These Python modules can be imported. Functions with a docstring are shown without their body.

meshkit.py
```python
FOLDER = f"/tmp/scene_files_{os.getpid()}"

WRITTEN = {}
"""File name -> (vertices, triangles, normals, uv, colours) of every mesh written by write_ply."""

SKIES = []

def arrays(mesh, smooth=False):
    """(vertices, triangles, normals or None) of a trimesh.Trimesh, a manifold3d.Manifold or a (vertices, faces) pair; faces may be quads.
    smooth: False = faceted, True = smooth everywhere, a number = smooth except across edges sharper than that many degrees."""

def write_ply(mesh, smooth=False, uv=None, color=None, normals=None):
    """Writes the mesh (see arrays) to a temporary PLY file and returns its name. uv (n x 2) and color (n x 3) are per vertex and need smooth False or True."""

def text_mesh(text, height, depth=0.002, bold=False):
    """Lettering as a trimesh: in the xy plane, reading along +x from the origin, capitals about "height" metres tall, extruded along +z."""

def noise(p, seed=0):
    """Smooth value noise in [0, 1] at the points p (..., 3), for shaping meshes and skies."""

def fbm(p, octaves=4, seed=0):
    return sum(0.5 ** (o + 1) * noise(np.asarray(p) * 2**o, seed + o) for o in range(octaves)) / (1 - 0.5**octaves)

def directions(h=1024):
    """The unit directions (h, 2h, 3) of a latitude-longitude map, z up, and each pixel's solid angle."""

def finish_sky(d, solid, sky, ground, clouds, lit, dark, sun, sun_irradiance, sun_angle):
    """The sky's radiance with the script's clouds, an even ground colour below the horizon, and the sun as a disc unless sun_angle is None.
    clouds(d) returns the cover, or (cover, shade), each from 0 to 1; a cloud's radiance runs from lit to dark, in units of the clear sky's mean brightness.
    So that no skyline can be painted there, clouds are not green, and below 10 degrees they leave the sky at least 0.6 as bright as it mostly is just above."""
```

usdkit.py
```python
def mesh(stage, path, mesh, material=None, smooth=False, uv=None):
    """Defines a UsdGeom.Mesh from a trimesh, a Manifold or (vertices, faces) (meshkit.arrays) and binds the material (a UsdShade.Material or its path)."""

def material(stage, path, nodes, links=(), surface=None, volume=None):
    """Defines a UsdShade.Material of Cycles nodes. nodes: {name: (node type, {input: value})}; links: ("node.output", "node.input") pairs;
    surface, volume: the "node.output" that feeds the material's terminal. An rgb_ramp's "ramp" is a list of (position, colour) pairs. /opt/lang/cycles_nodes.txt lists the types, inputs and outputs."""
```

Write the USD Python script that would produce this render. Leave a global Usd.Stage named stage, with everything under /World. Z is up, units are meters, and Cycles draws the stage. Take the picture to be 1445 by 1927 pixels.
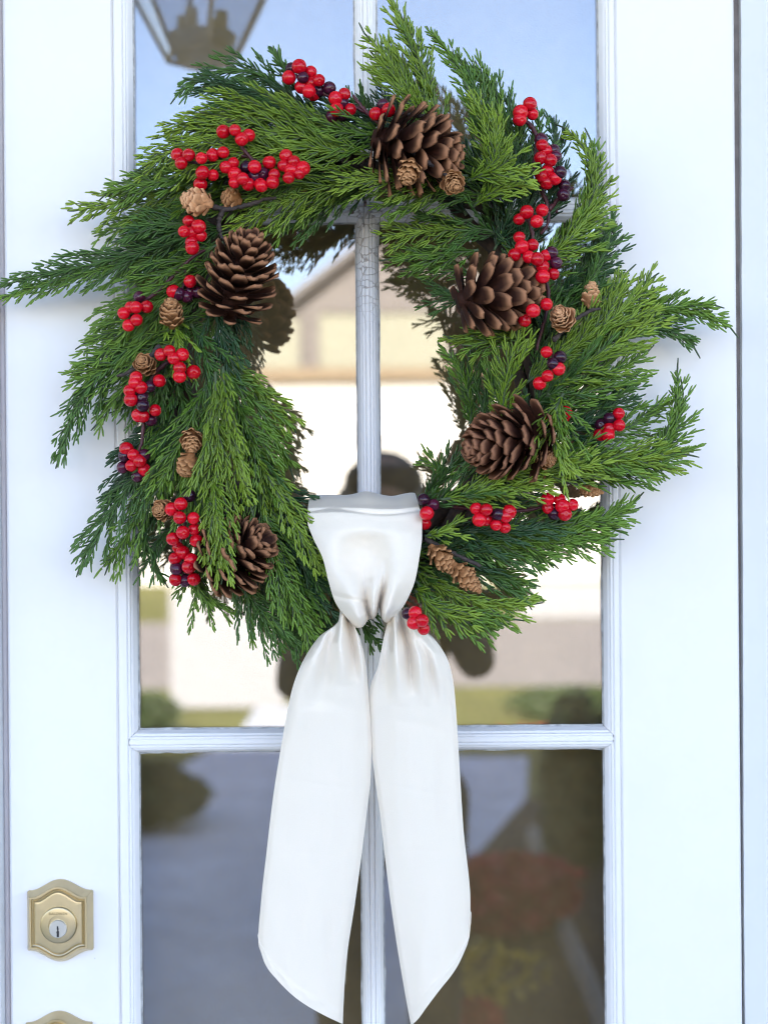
import math
import numpy as np, trimesh, shapely, shapely.geometry as sg, manifold3d as m3
from scipy.interpolate import PchipInterpolator, CubicSpline
from pxr import Usd, UsdGeom, UsdLux, UsdShade, Gf, Sdf, Vt
import usdkit, meshkit

stage = Usd.Stage.CreateInMemory()
UsdGeom.SetStageUpAxis(stage, UsdGeom.Tokens.z)
UsdGeom.SetStageMetersPerUnit(stage, 1.0)
WORLD = UsdGeom.Xform.Define(stage, '/World')
UsdGeom.Scope.Define(stage, '/World/Looks')
T = Sdf.ValueTypeNames

# ------------------------------------------------------------------ camera, sky, sun
F, CX, CY, ROLL = 2788.0, 722.5, 963.5, 0.0085      # focal length and centre in photo pixels
CAM = np.array([0.0, -1.45, 1.5])
EXPOSURE = 2.56
SUN_EL, SUN_AZ = math.radians(34), math.radians(-14)   # azimuth from +y towards +x
SUN_I, SKY_S = 1.1, 0.1

cam = UsdGeom.Camera.Define(stage, '/World/camera')
cam.CreateHorizontalApertureAttr(36.0)
cam.CreateVerticalApertureAttr(36.0 * 1024 / 767)
cam.CreateFocalLengthAttr(36.0 * F / 1445)
cam.CreateClippingRangeAttr(Gf.Vec2f(0.01, 1000))
cam.CreateFStopAttr(4.6)
cam.CreateFocusDistanceAttr(1.365)
cam.CreateExposureAttr(EXPOSURE)
cam.AddTranslateOp().Set(Gf.Vec3d(*CAM))
cam.AddRotateXYZOp().Set(Gf.Vec3f(90, math.degrees(ROLL), 0))

usdkit.material(stage, '/World/Looks/sky_light', {
    's': ('sky_texture', {'sky_type': 'single_scattering', 'sun_disc': False, 'sun_elevation': SUN_EL,
                          'sun_rotation': SUN_AZ, 'altitude': 100.0, 'aerosol_density': 1.3, 'air_density': 1.0}),
    't': ('mix_color', {'blend_type': 'multiply', 'fac': 1.0, 'b': (1.0, 0.92, 0.97), 'use_clamp': False}),
    'b': ('background_shader', {'strength': SKY_S})}, [('s.color', 't.a'), ('t.result', 'b.color')], surface='b.background')
sky = UsdLux.DomeLight.Define(stage, '/World/sky')
UsdShade.MaterialBindingAPI.Apply(sky.GetPrim()).Bind(UsdShade.Material.Get(stage, '/World/Looks/sky_light'))
sun = UsdLux.DistantLight.Define(stage, '/World/sun')
sun.CreateIntensityAttr(SUN_I); sun.CreateAngleAttr(0.5); sun.CreateNormalizeAttr(True)
sun.CreateColorAttr(Gf.Vec3f(1.0, 0.94, 0.86))
# the light's -z runs from the sun to the ground
sd = np.array([math.cos(SUN_EL) * math.sin(SUN_AZ), math.cos(SUN_EL) * math.cos(SUN_AZ), math.sin(SUN_EL)])
zx = np.cross([0, 0, 1.0], sd); zx /= np.linalg.norm(zx); zy = np.cross(sd, zx)
sun.AddTransformOp().Set(Gf.Matrix4d(*zx, 0, *zy, 0, *sd, 0, 0, 0, 0, 1))

# ------------------------------------------------------------------ helpers
GLASS_Y = 0.012


def P(px, py, h=0.0):
    """World point, h metres in front of the door's face, that stands at a place measured on the photograph."""
    dx, dy = px - CX, py - CY
    c, s = math.cos(ROLL), math.sin(ROLL)
    k = (1.45 - h) / F
    return np.array([(dx * c - dy * s) * k, -h, 1.5 - (dx * s + dy * c) * k])


def R(px, py, dist):
    """World point in the street behind the viewer whose mirror image in the glass stands dist metres off."""
    k = dist / F
    return np.array([(px - CX) * k, 2 * GLASS_Y + 1.45 - dist, 1.5 - (py - CY) * k])


def G(px, py, z=0.0):
    d = (1.5 - z) * F / (py - CY)
    return R(px, py, d)


_count = {}


def path_for(name, parent):
    base = (parent.GetPath().pathString if parent is not None else '/World') + '/' + name
    n = _count.get(base, 0); _count[base] = n + 1
    return base if n == 0 else '%s_%03d' % (base, n)


def prim_of(x):
    return x.GetPrim() if x is not None and not isinstance(x, Usd.Prim) else x


def tag(o, label=None, cat=None, group=None, kind=None):
    p = prim_of(o)
    for k, v in (('label', label), ('category', cat), ('group', group), ('kind', kind)):
        if v: p.SetCustomDataByKey(k, v)
    return p


def empty(name, parent=None, label=None, cat=None, group=None, kind=None, loc=None):
    x = UsdGeom.Xform.Define(stage, path_for(name, prim_of(parent)))
    if loc is not None: x.AddTranslateOp().Set(Gf.Vec3d(*map(float, loc)))
    return tag(x, label, cat, group, kind)


def obj(name, mesh, mat, parent=None, smooth=False, label=None, cat=None, group=None, kind=None, tint=None):
    m = usdkit.mesh(stage, path_for(name, prim_of(parent)), mesh, '/World/Looks/' + mat, smooth)
    if tint is not None:
        UsdGeom.PrimvarsAPI(m).CreatePrimvar('tint', T.FloatArray, 'vertex').Set(Vt.FloatArray.FromNumpy(np.asarray(tint, np.float32)))
    return tag(m, label, cat, group, kind)


def box(x0, x1, y0, y1, z0, z1, bev=0.0):
    """Axis-aligned box; bev rounds its edges with a small chamfer."""
    lo, hi = np.minimum([x0, y0, z0], [x1, y1, z1]), np.maximum([x0, y0, z0], [x1, y1, z1])
    if bev <= 0:
        return trimesh.creation.box(extents=hi - lo, transform=trimesh.transformations.translation_matrix((lo + hi) / 2))
    pts = []
    for s in np.ndindex(2, 2, 2):
        c = np.where(s, hi, lo)
        for k in range(3):
            q = c + np.where(s, -bev, bev); q[k] = c[k]; pts.append(q)
    return trimesh.Trimesh(pts).convex_hull


def cat_meshes(ms): return trimesh.util.concatenate(ms)


def tube(points, radii, sides=8, cap=True):
    p = np.asarray(points, float); n = len(p)
    r = np.broadcast_to(np.asarray(radii, float), (n,))
    t = np.gradient(p, axis=0); t /= np.linalg.norm(t, axis=1)[:, None] + 1e-12
    u = np.cross(t[0], [0.3, -0.8, 0.52]); u /= np.linalg.norm(u)
    V = []
    a = np.linspace(0, 2 * np.pi, sides, endpoint=False)
    for i in range(n):
        u = u - t[i] * (u @ t[i]); u /= np.linalg.norm(u)
        w = np.cross(t[i], u)
        V.append(p[i] + r[i] * (np.cos(a)[:, None] * u + np.sin(a)[:, None] * w))
    V = np.vstack(V); fs = []
    for i in range(n - 1):
        for k in range(sides):
            k2 = (k + 1) % sides
            A, B, C, D = i * sides + k, i * sides + k2, (i + 1) * sides + k2, (i + 1) * sides + k
            fs += [[A, B, C], [A, C, D]]
    if cap:
        c0, c1 = len(V), len(V) + 1
        V = np.vstack([V, p[:1], p[-1:]])
        for k in range(sides):
            k2 = (k + 1) % sides
            fs += [[c0, k2, k], [c1, (n - 1) * sides + k, (n - 1) * sides + k2]]
    return trimesh.Trimesh(V, fs, process=False)


def bez(pts, n):
    """Smooth curve through the given points."""
    pts = np.asarray(pts, float)
    d = np.r_[0, np.cumsum(np.linalg.norm(np.diff(pts, axis=0), axis=1))]
    return CubicSpline(d / d[-1], pts)(np.linspace(0, 1, n)) if len(pts) > 2 else pts[0] + np.linspace(0, 1, n)[:, None] * (pts[1] - pts[0])


def poly_xz(pg, y0, y1):
    """A shapely polygon drawn in x, z, extruded from y0 (front) to y1."""
    m = trimesh.creation.extrude_polygon(pg, abs(y1 - y0), engine='earcut')
    v = m.vertices.copy()
    m.vertices = np.c_[v[:, 0], min(y0, y1) + v[:, 2], v[:, 1]]
    m.invert(); m.fix_normals()
    return m


# ------------------------------------------------------------------ materials
def mat(name, color, rough=0.5, var=0.0, scale=20.0, bump=0.0, bscale=200.0, extra=None, dist=0.001):
    p = {'base_color': color, 'roughness': rough}
    p.update(extra or {})
    nodes, links = {'p': ('principled_bsdf', p)}, []
    if var or bump: nodes['g'] = ('geometry', {})
    if var:
        c = np.array(color)
        nodes['n'] = ('noise_texture', {'scale': scale, 'detail': 5.0, 'roughness': 0.6})
        nodes['r'] = ('rgb_ramp', {'ramp': [(0.3, tuple(np.clip(c * (1 - var), 0, 1))), (0.7, tuple(np.clip(c * (1 + var), 0, 1)))]})
        links += [('g.position', 'n.vector'), ('n.fac', 'r.fac'), ('r.color', 'p.base_color')]
    if bump:
        nodes['bn'] = ('noise_texture', {'scale': bscale, 'detail': 4.0})
        nodes['b'] = ('bump', {'strength': bump, 'distance': dist})
        links += [('g.position', 'bn.vector'), ('bn.fac', 'b.height'), ('b.normal', 'p.normal')]
    return usdkit.material(stage, '/World/Looks/' + name, nodes, links, surface='p.BSDF')


def paint(name, color, wear=False):
    """Brushed gloss paint on wood: long soft brush marks, a little grime, and on the worn muntin a crackle down to the wood."""
    nodes = {'g': ('geometry', {}), 'mp': ('mapping', {'mapping_type': 'point', 'scale': (160, 160, 7)}),
             'n': ('noise_texture', {'scale': 1.0, 'detail': 4.0}),
             'n2': ('noise_texture', {'scale': 5.0, 'detail': 5.0, 'roughness': 0.65}),
             'r': ('rgb_ramp', {'ramp': [(0.25, tuple(np.array(color) * 0.955)), (0.6, color)]}),
             'b': ('bump', {'strength': 0.06, 'distance': 0.0006}),
             'p': ('principled_bsdf', {'roughness': 0.36, 'base_color': color})}
    links = [('g.position', 'mp.vector'), ('mp.vector', 'n.vector'), ('g.position', 'n2.vector'), ('n2.fac', 'r.fac'),
             ('n.fac', 'b.height'), ('b.normal', 'p.normal')]
    # tiny specks of dirt
    nodes.update({'v': ('voronoi_texture', {'scale': 26.0}), 'vr': ('rgb_ramp', {'ramp': [(0.0, (1, 1, 1)), (0.022, (1, 1, 1)), (0.034, (0, 0, 0)), (1, (0, 0, 0))]}),
                  'vn': ('noise_texture', {'scale': 9.0}), 'vt': ('math', {'math_type': 'greater_than', 'value2': 0.56}),
                  'vm': ('math', {'math_type': 'multiply'}), 'sp': ('mix_color', {'b': (0.45, 0.43, 0.41)})})
    links += [('g.position', 'v.vector'), ('v.distance', 'vr.fac'), ('g.position', 'vn.vector'), ('vn.fac', 'vt.value1'),
              ('vr.color', 'vm.value1'), ('vt.value', 'vm.value2'), ('vm.value', 'sp.fac'), ('r.color', 'sp.a')]
    last = 'sp.result'
    if wear:
        z0, z1 = P(690, 640)[2], P(690, 395)[2]
        nodes.update({
            'm2': ('mapping', {'mapping_type': 'point', 'scale': (55, 55, 105)}),
            'vo': ('voronoi_texture', {'feature': 'distance_to_edge', 'scale': 1.0, 'randomness': 0.8}),
            'wn': ('noise_texture', {'scale': 60.0, 'detail': 4.0}), 'wm': ('mix_color', {'fac': 0.6}),
            'vr2': ('rgb_ramp', {'ramp': [(0.0, (1, 1, 1)), (0.012, (0.7, 0.7, 0.7)), (0.035, (0, 0, 0)), (1, (0, 0, 0))]}),
            'x': ('separate_xyz', {}),
            'mz': ('map_range', {'range_type': 'smoothstep', 'from_min': z0, 'from_max': z0 + 0.06, 'clamp': True}),
            'mt': ('map_range', {'range_type': 'smoothstep', 'from_min': z1, 'from_max': z1 + 0.03, 'to_min': 1.0, 'to_max': 0.0, 'clamp': True}),
            'ax': ('math', {'math_type': 'absolute'}),
            'mx': ('map_range', {'range_type': 'smoothstep', 'from_min': 0.022, 'from_max': 0.045, 'to_min': 1.0, 'to_max': 0.0, 'clamp': True}),
            'k1': ('math', {'math_type': 'multiply'}), 'k2': ('math', {'math_type': 'multiply'}), 'k3': ('math', {'math_type': 'multiply'}),
            'wood': ('mix_color', {'b': (0.40, 0.33, 0.28)}),
            'b2': ('bump', {'strength': 0.8, 'distance': 0.0008, 'invert': True})})
        links += [('g.position', 'm2.vector'), ('g.position', 'wn.vector'), ('m2.vector', 'wm.a'), ('wn.color', 'wm.b'),
                  ('m2.vector', 'vo.vector'), ('vo.distance', 'vr2.fac'), ('g.position', 'x.vector'),
                  ('x.z', 'mz.value'), ('x.z', 'mt.value'), ('x.x', 'ax.value1'), ('ax.value', 'mx.value'), ('mz.result', 'k1.value1'), ('mt.result', 'k1.value2'),
                  ('k1.value', 'k2.value1'), ('mx.result', 'k2.value2'), ('k2.value', 'k3.value1'), ('vr2.color', 'k3.value2'),
                  ('k3.value', 'wood.fac'), (last, 'wood.a'), ('k3.value', 'b2.height'), ('b.normal', 'b2.normal')]
        links = [l for l in links if l != ('b.normal', 'p.normal')] + [('b2.normal', 'p.normal')]
        last = 'wood.result'
    links.append((last, 'p.base_color'))
    usdkit.material(stage, '/World/Looks/' + name, nodes, links, surface='p.BSDF')


WHITE = (0.83, 0.80, 0.78)
paint('door_paint', WHITE)
paint('muntin_paint', (0.82, 0.785, 0.765), wear=True)
paint('frame_paint', (0.69, 0.69, 0.675))
mat('weather_strip', (0.50, 0.45, 0.45), 0.7, 0.06, 30)
mat('gap_seal', (0.24, 0.21, 0.19), 0.8, 0.2, 60)
mat('putty', (0.42, 0.41, 0.40), 0.7, 0.45, 90, 0.6, 300)
mat('brass', (0.60, 0.49, 0.30), 0.36, 0.05, 60, 0.05, 900, {'metallic': 1.0})
mat('brass_text', (0.20, 0.155, 0.08), 0.5, 0, 1, 0, 1, {'metallic': 1.0})
mat('nickel', (0.80, 0.79, 0.76), 0.28, 0.03, 60, 0, 1, {'metallic': 1.0})
mat('black_slot', (0.015, 0.015, 0.016), 0.6)
mat('steel_wire', (0.16, 0.10, 0.075), 0.5, 0.3, 300, 0, 1)
usdkit.material(stage, '/World/Looks/pane_glass', {
    'l': ('layer_weight', {'blend': 0.5}), 'pw': ('math', {'math_type': 'power', 'value2': 4.0}),
    'ma': ('math', {'math_type': 'multiply_add', 'value2': 0.75, 'value3': 0.21}),
    't': ('transparent_bsdf', {'color': (0.93, 0.95, 0.94)}), 'g': ('glossy_bsdf', {'roughness': 0.0, 'color': (1, 1, 1)}),
    'm': ('mix_closure', {})},
    [('l.facing', 'pw.value1'), ('pw.value', 'ma.value1'), ('ma.value', 'm.fac'), ('t.BSDF', 'm.closure1'), ('g.BSDF', 'm.closure2')], surface='m.closure')
mat('brown_blind', (0.28, 0.185, 0.085), 0.9, 0.10, 40, 0.2, 500)


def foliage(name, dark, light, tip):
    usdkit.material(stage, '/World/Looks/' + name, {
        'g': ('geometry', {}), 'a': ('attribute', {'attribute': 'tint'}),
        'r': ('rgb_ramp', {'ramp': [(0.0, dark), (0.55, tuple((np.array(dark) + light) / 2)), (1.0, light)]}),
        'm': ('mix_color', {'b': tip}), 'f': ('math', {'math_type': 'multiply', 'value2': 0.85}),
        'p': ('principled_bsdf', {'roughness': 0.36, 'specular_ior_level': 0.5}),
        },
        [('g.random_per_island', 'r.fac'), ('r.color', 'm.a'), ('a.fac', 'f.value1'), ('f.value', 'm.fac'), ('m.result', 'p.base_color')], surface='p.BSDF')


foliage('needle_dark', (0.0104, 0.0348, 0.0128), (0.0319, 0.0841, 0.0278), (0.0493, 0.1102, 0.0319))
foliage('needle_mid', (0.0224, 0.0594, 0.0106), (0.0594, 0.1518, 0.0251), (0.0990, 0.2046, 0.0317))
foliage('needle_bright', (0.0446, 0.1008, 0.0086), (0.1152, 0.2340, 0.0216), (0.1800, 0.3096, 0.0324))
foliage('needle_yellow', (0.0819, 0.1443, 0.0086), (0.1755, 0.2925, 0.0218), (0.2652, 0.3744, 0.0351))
mat('green_stem', (0.050, 0.075, 0.030), 0.6, 0.3, 200)
mat('vine', (0.045, 0.026, 0.016), 0.8, 0.5, 120, 0.6, 300)
mat('twig', (0.040, 0.026, 0.022), 0.7, 0.5, 300, 0.8, 700)
mat('berry_stem', (0.055, 0.008, 0.014), 0.45, 0.4, 200, 0.5, 500)
for nm, c0, c1 in (('berry_red', (0.40, 0.0015, 0.008), (0.60, 0.004, 0.015)), ('berry_dark', (0.016, 0.004, 0.010), (0.060, 0.006, 0.020))):
    usdkit.material(stage, '/World/Looks/' + nm, {
        'o': ('object_info', {}), 'g': ('geometry', {}), 'n': ('noise_texture', {'scale': 170.0, 'detail': 4.0}),
        'r': ('mix_color', {'a': c0, 'b': c1}), 'b': ('bump', {'strength': 0.22, 'distance': 0.0012}),
        'p': ('principled_bsdf', {'roughness': 0.09, 'specular_ior_level': 0.5})},
        [('o.random', 'r.fac'), ('r.result', 'p.base_color'), ('g.position', 'n.vector'), ('n.fac', 'b.height'), ('b.normal', 'p.normal')], surface='p.BSDF')


def cone_mat(name, body, tip):
    usdkit.material(stage, '/World/Looks/' + name, {
        'g': ('geometry', {}), 'a': ('attribute', {'attribute': 'tint'}), 'n': ('noise_texture', {'scale': 260.0, 'detail': 4.0}),
        'r': ('rgb_ramp', {'ramp': [(0.3, tuple(np.array(body) * 0.65)), (0.7, tuple(np.array(body) * 1.3))]}),
        'm': ('mix_color', {'b': tip}), 'b': ('bump', {'strength': 0.4, 'distance': 0.0008}), 'p': ('principled_bsdf', {'roughness': 0.7, 'specular_ior_level': 0.2})},
        [('g.position', 'n.vector'), ('n.fac', 'r.fac'), ('r.color', 'm.a'), ('a.fac', 'm.fac'), ('m.result', 'p.base_color'),
         ('n.fac', 'b.height'), ('b.normal', 'p.normal')], surface='p.BSDF')


cone_mat('cone_brown', (0.030, 0.0085, 0.004), (0.36, 0.165, 0.082))
cone_mat('cone_soft_brown', (0.058, 0.019, 0.010), (0.28, 0.125, 0.066))
cone_mat('small_cone_tan', (0.46, 0.215, 0.095), (0.72, 0.39, 0.20))
cone_mat('small_cone_brown', (0.27, 0.115, 0.042), (0.50, 0.25, 0.11))
usdkit.material(stage, '/World/Looks/satin', {
    'g': ('geometry', {}), 'n': ('noise_texture', {'scale': 26.0, 'detail': 4.0, 'roughness': 0.6, 'distortion': 0.6}),
    'mp': ('mapping', {'mapping_type': 'point', 'scale': (700, 700, 2400)}), 'w': ('noise_texture', {'scale': 1.0, 'detail': 2.0}),
    'mq': ('mapping', {'mapping_type': 'point', 'scale': (2400, 700, 500)}), 'w2': ('noise_texture', {'scale': 1.0, 'detail': 2.0}),
    'ws': ('math', {'math_type': 'add'}), 'ad': ('math', {'math_type': 'multiply_add', 'value2': 0.025}),
    'b': ('bump', {'strength': 0.20, 'distance': 0.0013}),
    'cr': ('rgb_ramp', {'ramp': [(0.25, (0.825, 0.72, 0.585)), (0.75, (0.855, 0.755, 0.625))]}),
    'p': ('principled_bsdf', {'roughness': 0.40, 'specular_ior_level': 0.4, 'sheen_weight': 0.12, 'sheen_roughness': 0.4, 'sheen_tint': (1, .96, .9)})},
    [('g.position', 'n.vector'), ('g.position', 'mp.vector'), ('mp.vector', 'w.vector'), ('g.position', 'mq.vector'), ('mq.vector', 'w2.vector'), ('w.fac', 'ws.value1'), ('w2.fac', 'ws.value2'),
     ('ws.value', 'ad.value1'), ('n.fac', 'ad.value3'), ('ad.value', 'b.height'), ('b.normal', 'p.normal'), ('w.fac', 'cr.fac'), ('cr.color', 'p.base_color')], surface='p.BSDF')

# ------------------------------------------------------------------ the door
XL, XR = P(12, 963)[0], P(1389, 963)[0]                 # door edges
GL, GR = P(254, 963)[0], P(1136, 963)[0]                # outer edges of the glass
ML, MR = P(675, 963)[0], P(714.5, 963)[0]               # edges of the middle muntin
FL, FR = P(221, 963)[0], P(1163, 963)[0]                # where the stile meets the glazing frame
H1T, H1B = P(690, 372.5)[2], P(690, 414)[2]             # upper horizontal muntin
H2T, H2B = P(690, 1373)[2], P(690, 1414.5)[2]
ROWH = H1B - H2T                                        # height of a pane
BAR = H1T - H1B
rows = [(H2T, H1B), (H1T, H1T + ROWH), (H2B - ROWH, H2B), (H2B - 2 * ROWH - BAR, H2B - ROWH - BAR)]
ZT, ZB = rows[1][1], rows[3][0]
DTOP, DBOT = ZT + 0.12, 0.02
EDGE = FL - GL                                          # width of frame strip and bead (negative)
BW = 0.0078                                             # bead width
door = empty('front_door', label='white painted front door with glass panes and brass locks behind the wreath', cat='door')
obj('stile', box(XL, FL - 0.0006, 0, 0.042, DBOT, DTOP, 0.0022), 'door_paint', door, 30)
obj('stile', box(FR + 0.0006, XR, 0, 0.042, DBOT, DTOP, 0.0022), 'door_paint', door, 30)
FTOP, FBOT = ZT + (GL - FL), ZB - (GL - FL)
obj('rail', box(FL, FR, 0, 0.042, FTOP + 0.0006, DTOP, 0.0015), 'door_paint', door, 30)
obj('rail', box(FL, FR, 0, 0.042, DBOT, FBOT - 0.0006, 0.0015), 'door_paint', door, 30)
Y0 = -0.0022


def bar(name, x0, x1, z0, z1, m='door_paint', y0=Y0):
    return obj(name, box(x0, x1, y0, 0.030, z0, z1, 0.0012), m, door, 30)


bar('glazing_frame', FL, GL - BW - 0.0002, FBOT, FTOP)
bar('glazing_frame', GR + BW + 0.0002, FR, FBOT, FTOP)
bar('glazing_frame', GL - BW, GR + BW, ZT + BW, FTOP, y0=Y0 + 0.0004)
bar('glazing_frame', GL - BW, GR + BW, FBOT, ZB - BW, y0=Y0 + 0.0004)
# muntin flats: the upright runs in one piece, the cross bars butt into it
obj('muntin', box(ML + BW + 0.0002, MR - BW - 0.0002, Y0 - 0.0006, 0.026, ZB - BW, ZT + BW, 0.0012), 'muntin_paint', door, 30)
for zt, zb in ((H1T, H1B), (H2T, H2B), (rows[2][0], rows[3][1])):
    for x0, x1 in ((GL - BW + 0.0003, ML + BW), (MR - BW, GR + BW - 0.0003)):
        bar('cross_muntin', x0, x1, zb + BW + 0.0002, zt - BW - 0.0002, 'muntin_paint' if zt == H1T else 'door_paint')

# glazing beads: stepped moulding, four mitred lengths round every pane
prof = [(-BW, 0.022), (-BW, -0.0012), (-BW + 0.0008, -0.0018), (-BW * 0.72, -0.0016), (-BW * 0.62, 0.0003), (-BW * 0.52, 0.0007), (-BW * 0.42, 0.0010),
        (-BW * 0.30, 0.0024), (-BW * 0.14, 0.0058), (-BW * 0.02, 0.0075), (0, 0.0082), (0, 0.0105), (-0.001, 0.022)]


def bead(a, b, inward, mat_):
    """A length of bead from pane corner a to b (x, z); inward points to the pane's middle."""
    a, b, w = np.array(a), np.array(b), np.array(inward)
    d = (b - a) / np.linalg.norm(b - a)
    va, vb = [], []
    for o, y in prof:
        for lst, q, s in ((va, a, 1), (vb, b, -1)):
            e = q + w * o + d * s * (o + 0.00022)
            lst.append((e[0], y, e[1]))
    n = len(prof)
    V = np.array(va + vb); fs = []
    for k in range(n):
        k2 = (k + 1) % n
        fs += [[k, k2, n + k2], [k, n + k2, n + k]]
    for k in range(1, n - 1):
        fs += [[0, k + 1, k], [n, n + k, n + k + 1]]
    m = trimesh.Trimesh(V, fs, process=False); m.fix_normals()
    obj('glazing_bead', m, mat_, door, 40)


rngd = np.random.default_rng(3)
for ri, (z0, z1) in enumerate(rows):
    for ci, (x0, x1) in enumerate(((GL, ML), (MR, GR))):
        c = [(x0, z1), (x1, z1), (x1, z0), (x0, z0)]
        inw = [(0, -1), (-1, 0), (0, 1), (1, 0)]
        for k in range(4):
            worn = ri == 0 and (k == 0 or (k == 1 and ci == 0) or (k == 3 and ci == 1))
            bead(c[k], c[(k + 1) % 4], inw[k], 'muntin_paint' if worn else 'door_paint')
        obj('pane', box(x0 - 0.003, x1 + 0.003, GLASS_Y, GLASS_Y + 0.004, z0 - 0.003, z1 + 0.003), 'pane_glass', door)
        # a ragged line of old putty where the bead meets the glass
        for k in range(4):
            a, b = np.array(c[k]), np.array(c[(k + 1) % 4]); w = np.array(inw[k])
            n = 90
            t = np.linspace(0.004, 0.996, n)
            wid = 0.0012 + 0.0016 * meshkit.fbm(np.c_[t * 14 + ri * 3.1 + k, t * 0 + ci, t * 0 + k * 7.7], 4, 5) ** 2
            q = a + t[:, None] * (b - a); e = q + w * wid[:, None]
            yy = np.full(n, GLASS_Y - 0.0007)
            V = np.vstack([np.c_[q[:, 0], yy - 0.0008, q[:, 1]], np.c_[e[:, 0], yy, e[:, 1]], np.c_[e[:, 0], yy + 0.0006, e[:, 1]]])
            fs = []
            for i in range(n - 1):
                for o in (0, n):
                    fs += [[o + i, o + i + 1, o + n + i + 1], [o + i, o + n + i + 1, o + n + i]]
            obj('putty_line', trimesh.Trimesh(V, fs, process=False), 'putty', door)

# rusty old nail holes under the hanger
obj('screw_head', trimesh.creation.cylinder(0.0022, 0.0016, sections=16, transform=trimesh.transformations.translation_matrix(P(662, 398, 0.003)) @ trimesh.transformations.rotation_matrix(np.pi / 2, [1, 0, 0])), 'steel_wire', door)

# ------------------------------------------------------------------ locks
def lock_plate_outline(w, h, arch):
    """Rectangle whose top and bottom swell into an ogee arch."""
    x = np.linspace(-w / 2, w / 2, 61)
    u = np.clip(np.abs(x) / (w / 2 * 0.90), 0, 1)
    bump = arch * (0.5 + 0.5 * np.cos(np.pi * u)) ** 0.92
    top = np.c_[x, h / 2 + bump]
    return sg.Polygon(np.vstack([top, np.c_[x[::-1], -h / 2 - bump[::-1]]]))


def layered(pg, layers, y_of):
    """Stack of insets of an outline: (inset, height) pairs lofted into one relief; heights rise towards the viewer."""
    n = 200
    rings = []
    for ins, hgt in layers:
        g = lock_plate_outline(pg[0] - 2 * ins, pg[1] - 2 * ins, pg[2] * (1 - 14 * ins))
        # radial sampling keeps rings matched
        a = np.linspace(0, 2 * np.pi, n, endpoint=False)
        c = g.exterior
        pts = []
        for t in a:
            ray = sg.LineString([(0, 0), (math.cos(t), math.sin(t))])
            hit = c.intersection(ray)
            hit = hit if hit.geom_type == 'Point' else list(hit.geoms)[-1] if hasattr(hit, 'geoms') else sg.Point(hit.coords[0])
            pts.append((hit.x, hit.y))
        pts = np.array(pts)
        rings.append(np.c_[pts[:, 0], np.full(n, y_of - hgt), pts[:, 1]])
    V = np.vstack(rings + [[[0, y_of - layers[-1][1], 0]]])
    fs = []
    for i in range(len(rings) - 1):
        for k in range(n):
            k2 = (k + 1) % n
            fs += [[i * n + k, i * n + k2, (i + 1) * n + k2], [i * n + k, (i + 1) * n + k2, (i + 1) * n + k]]
    o = (len(rings) - 1) * n
    fs += [[o + k, o + (k + 1) % n, len(V) - 1] for k in range(n)]
    m = trimesh.Trimesh(V, fs, process=False); m.fix_normals()
    return m


def lathe_y(pr, c, sections=48):
    """Revolve (radius, height towards viewer) about an axis through c pointing at the viewer."""
    m = trimesh.creation.revolve(np.array(pr), sections=sections)
    v = m.vertices.copy()
    m.vertices = np.c_[v[:, 0] + c[0], c[1] - v[:, 2], v[:, 1] + c[2]]
    m.fix_normals()
    return m


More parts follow.
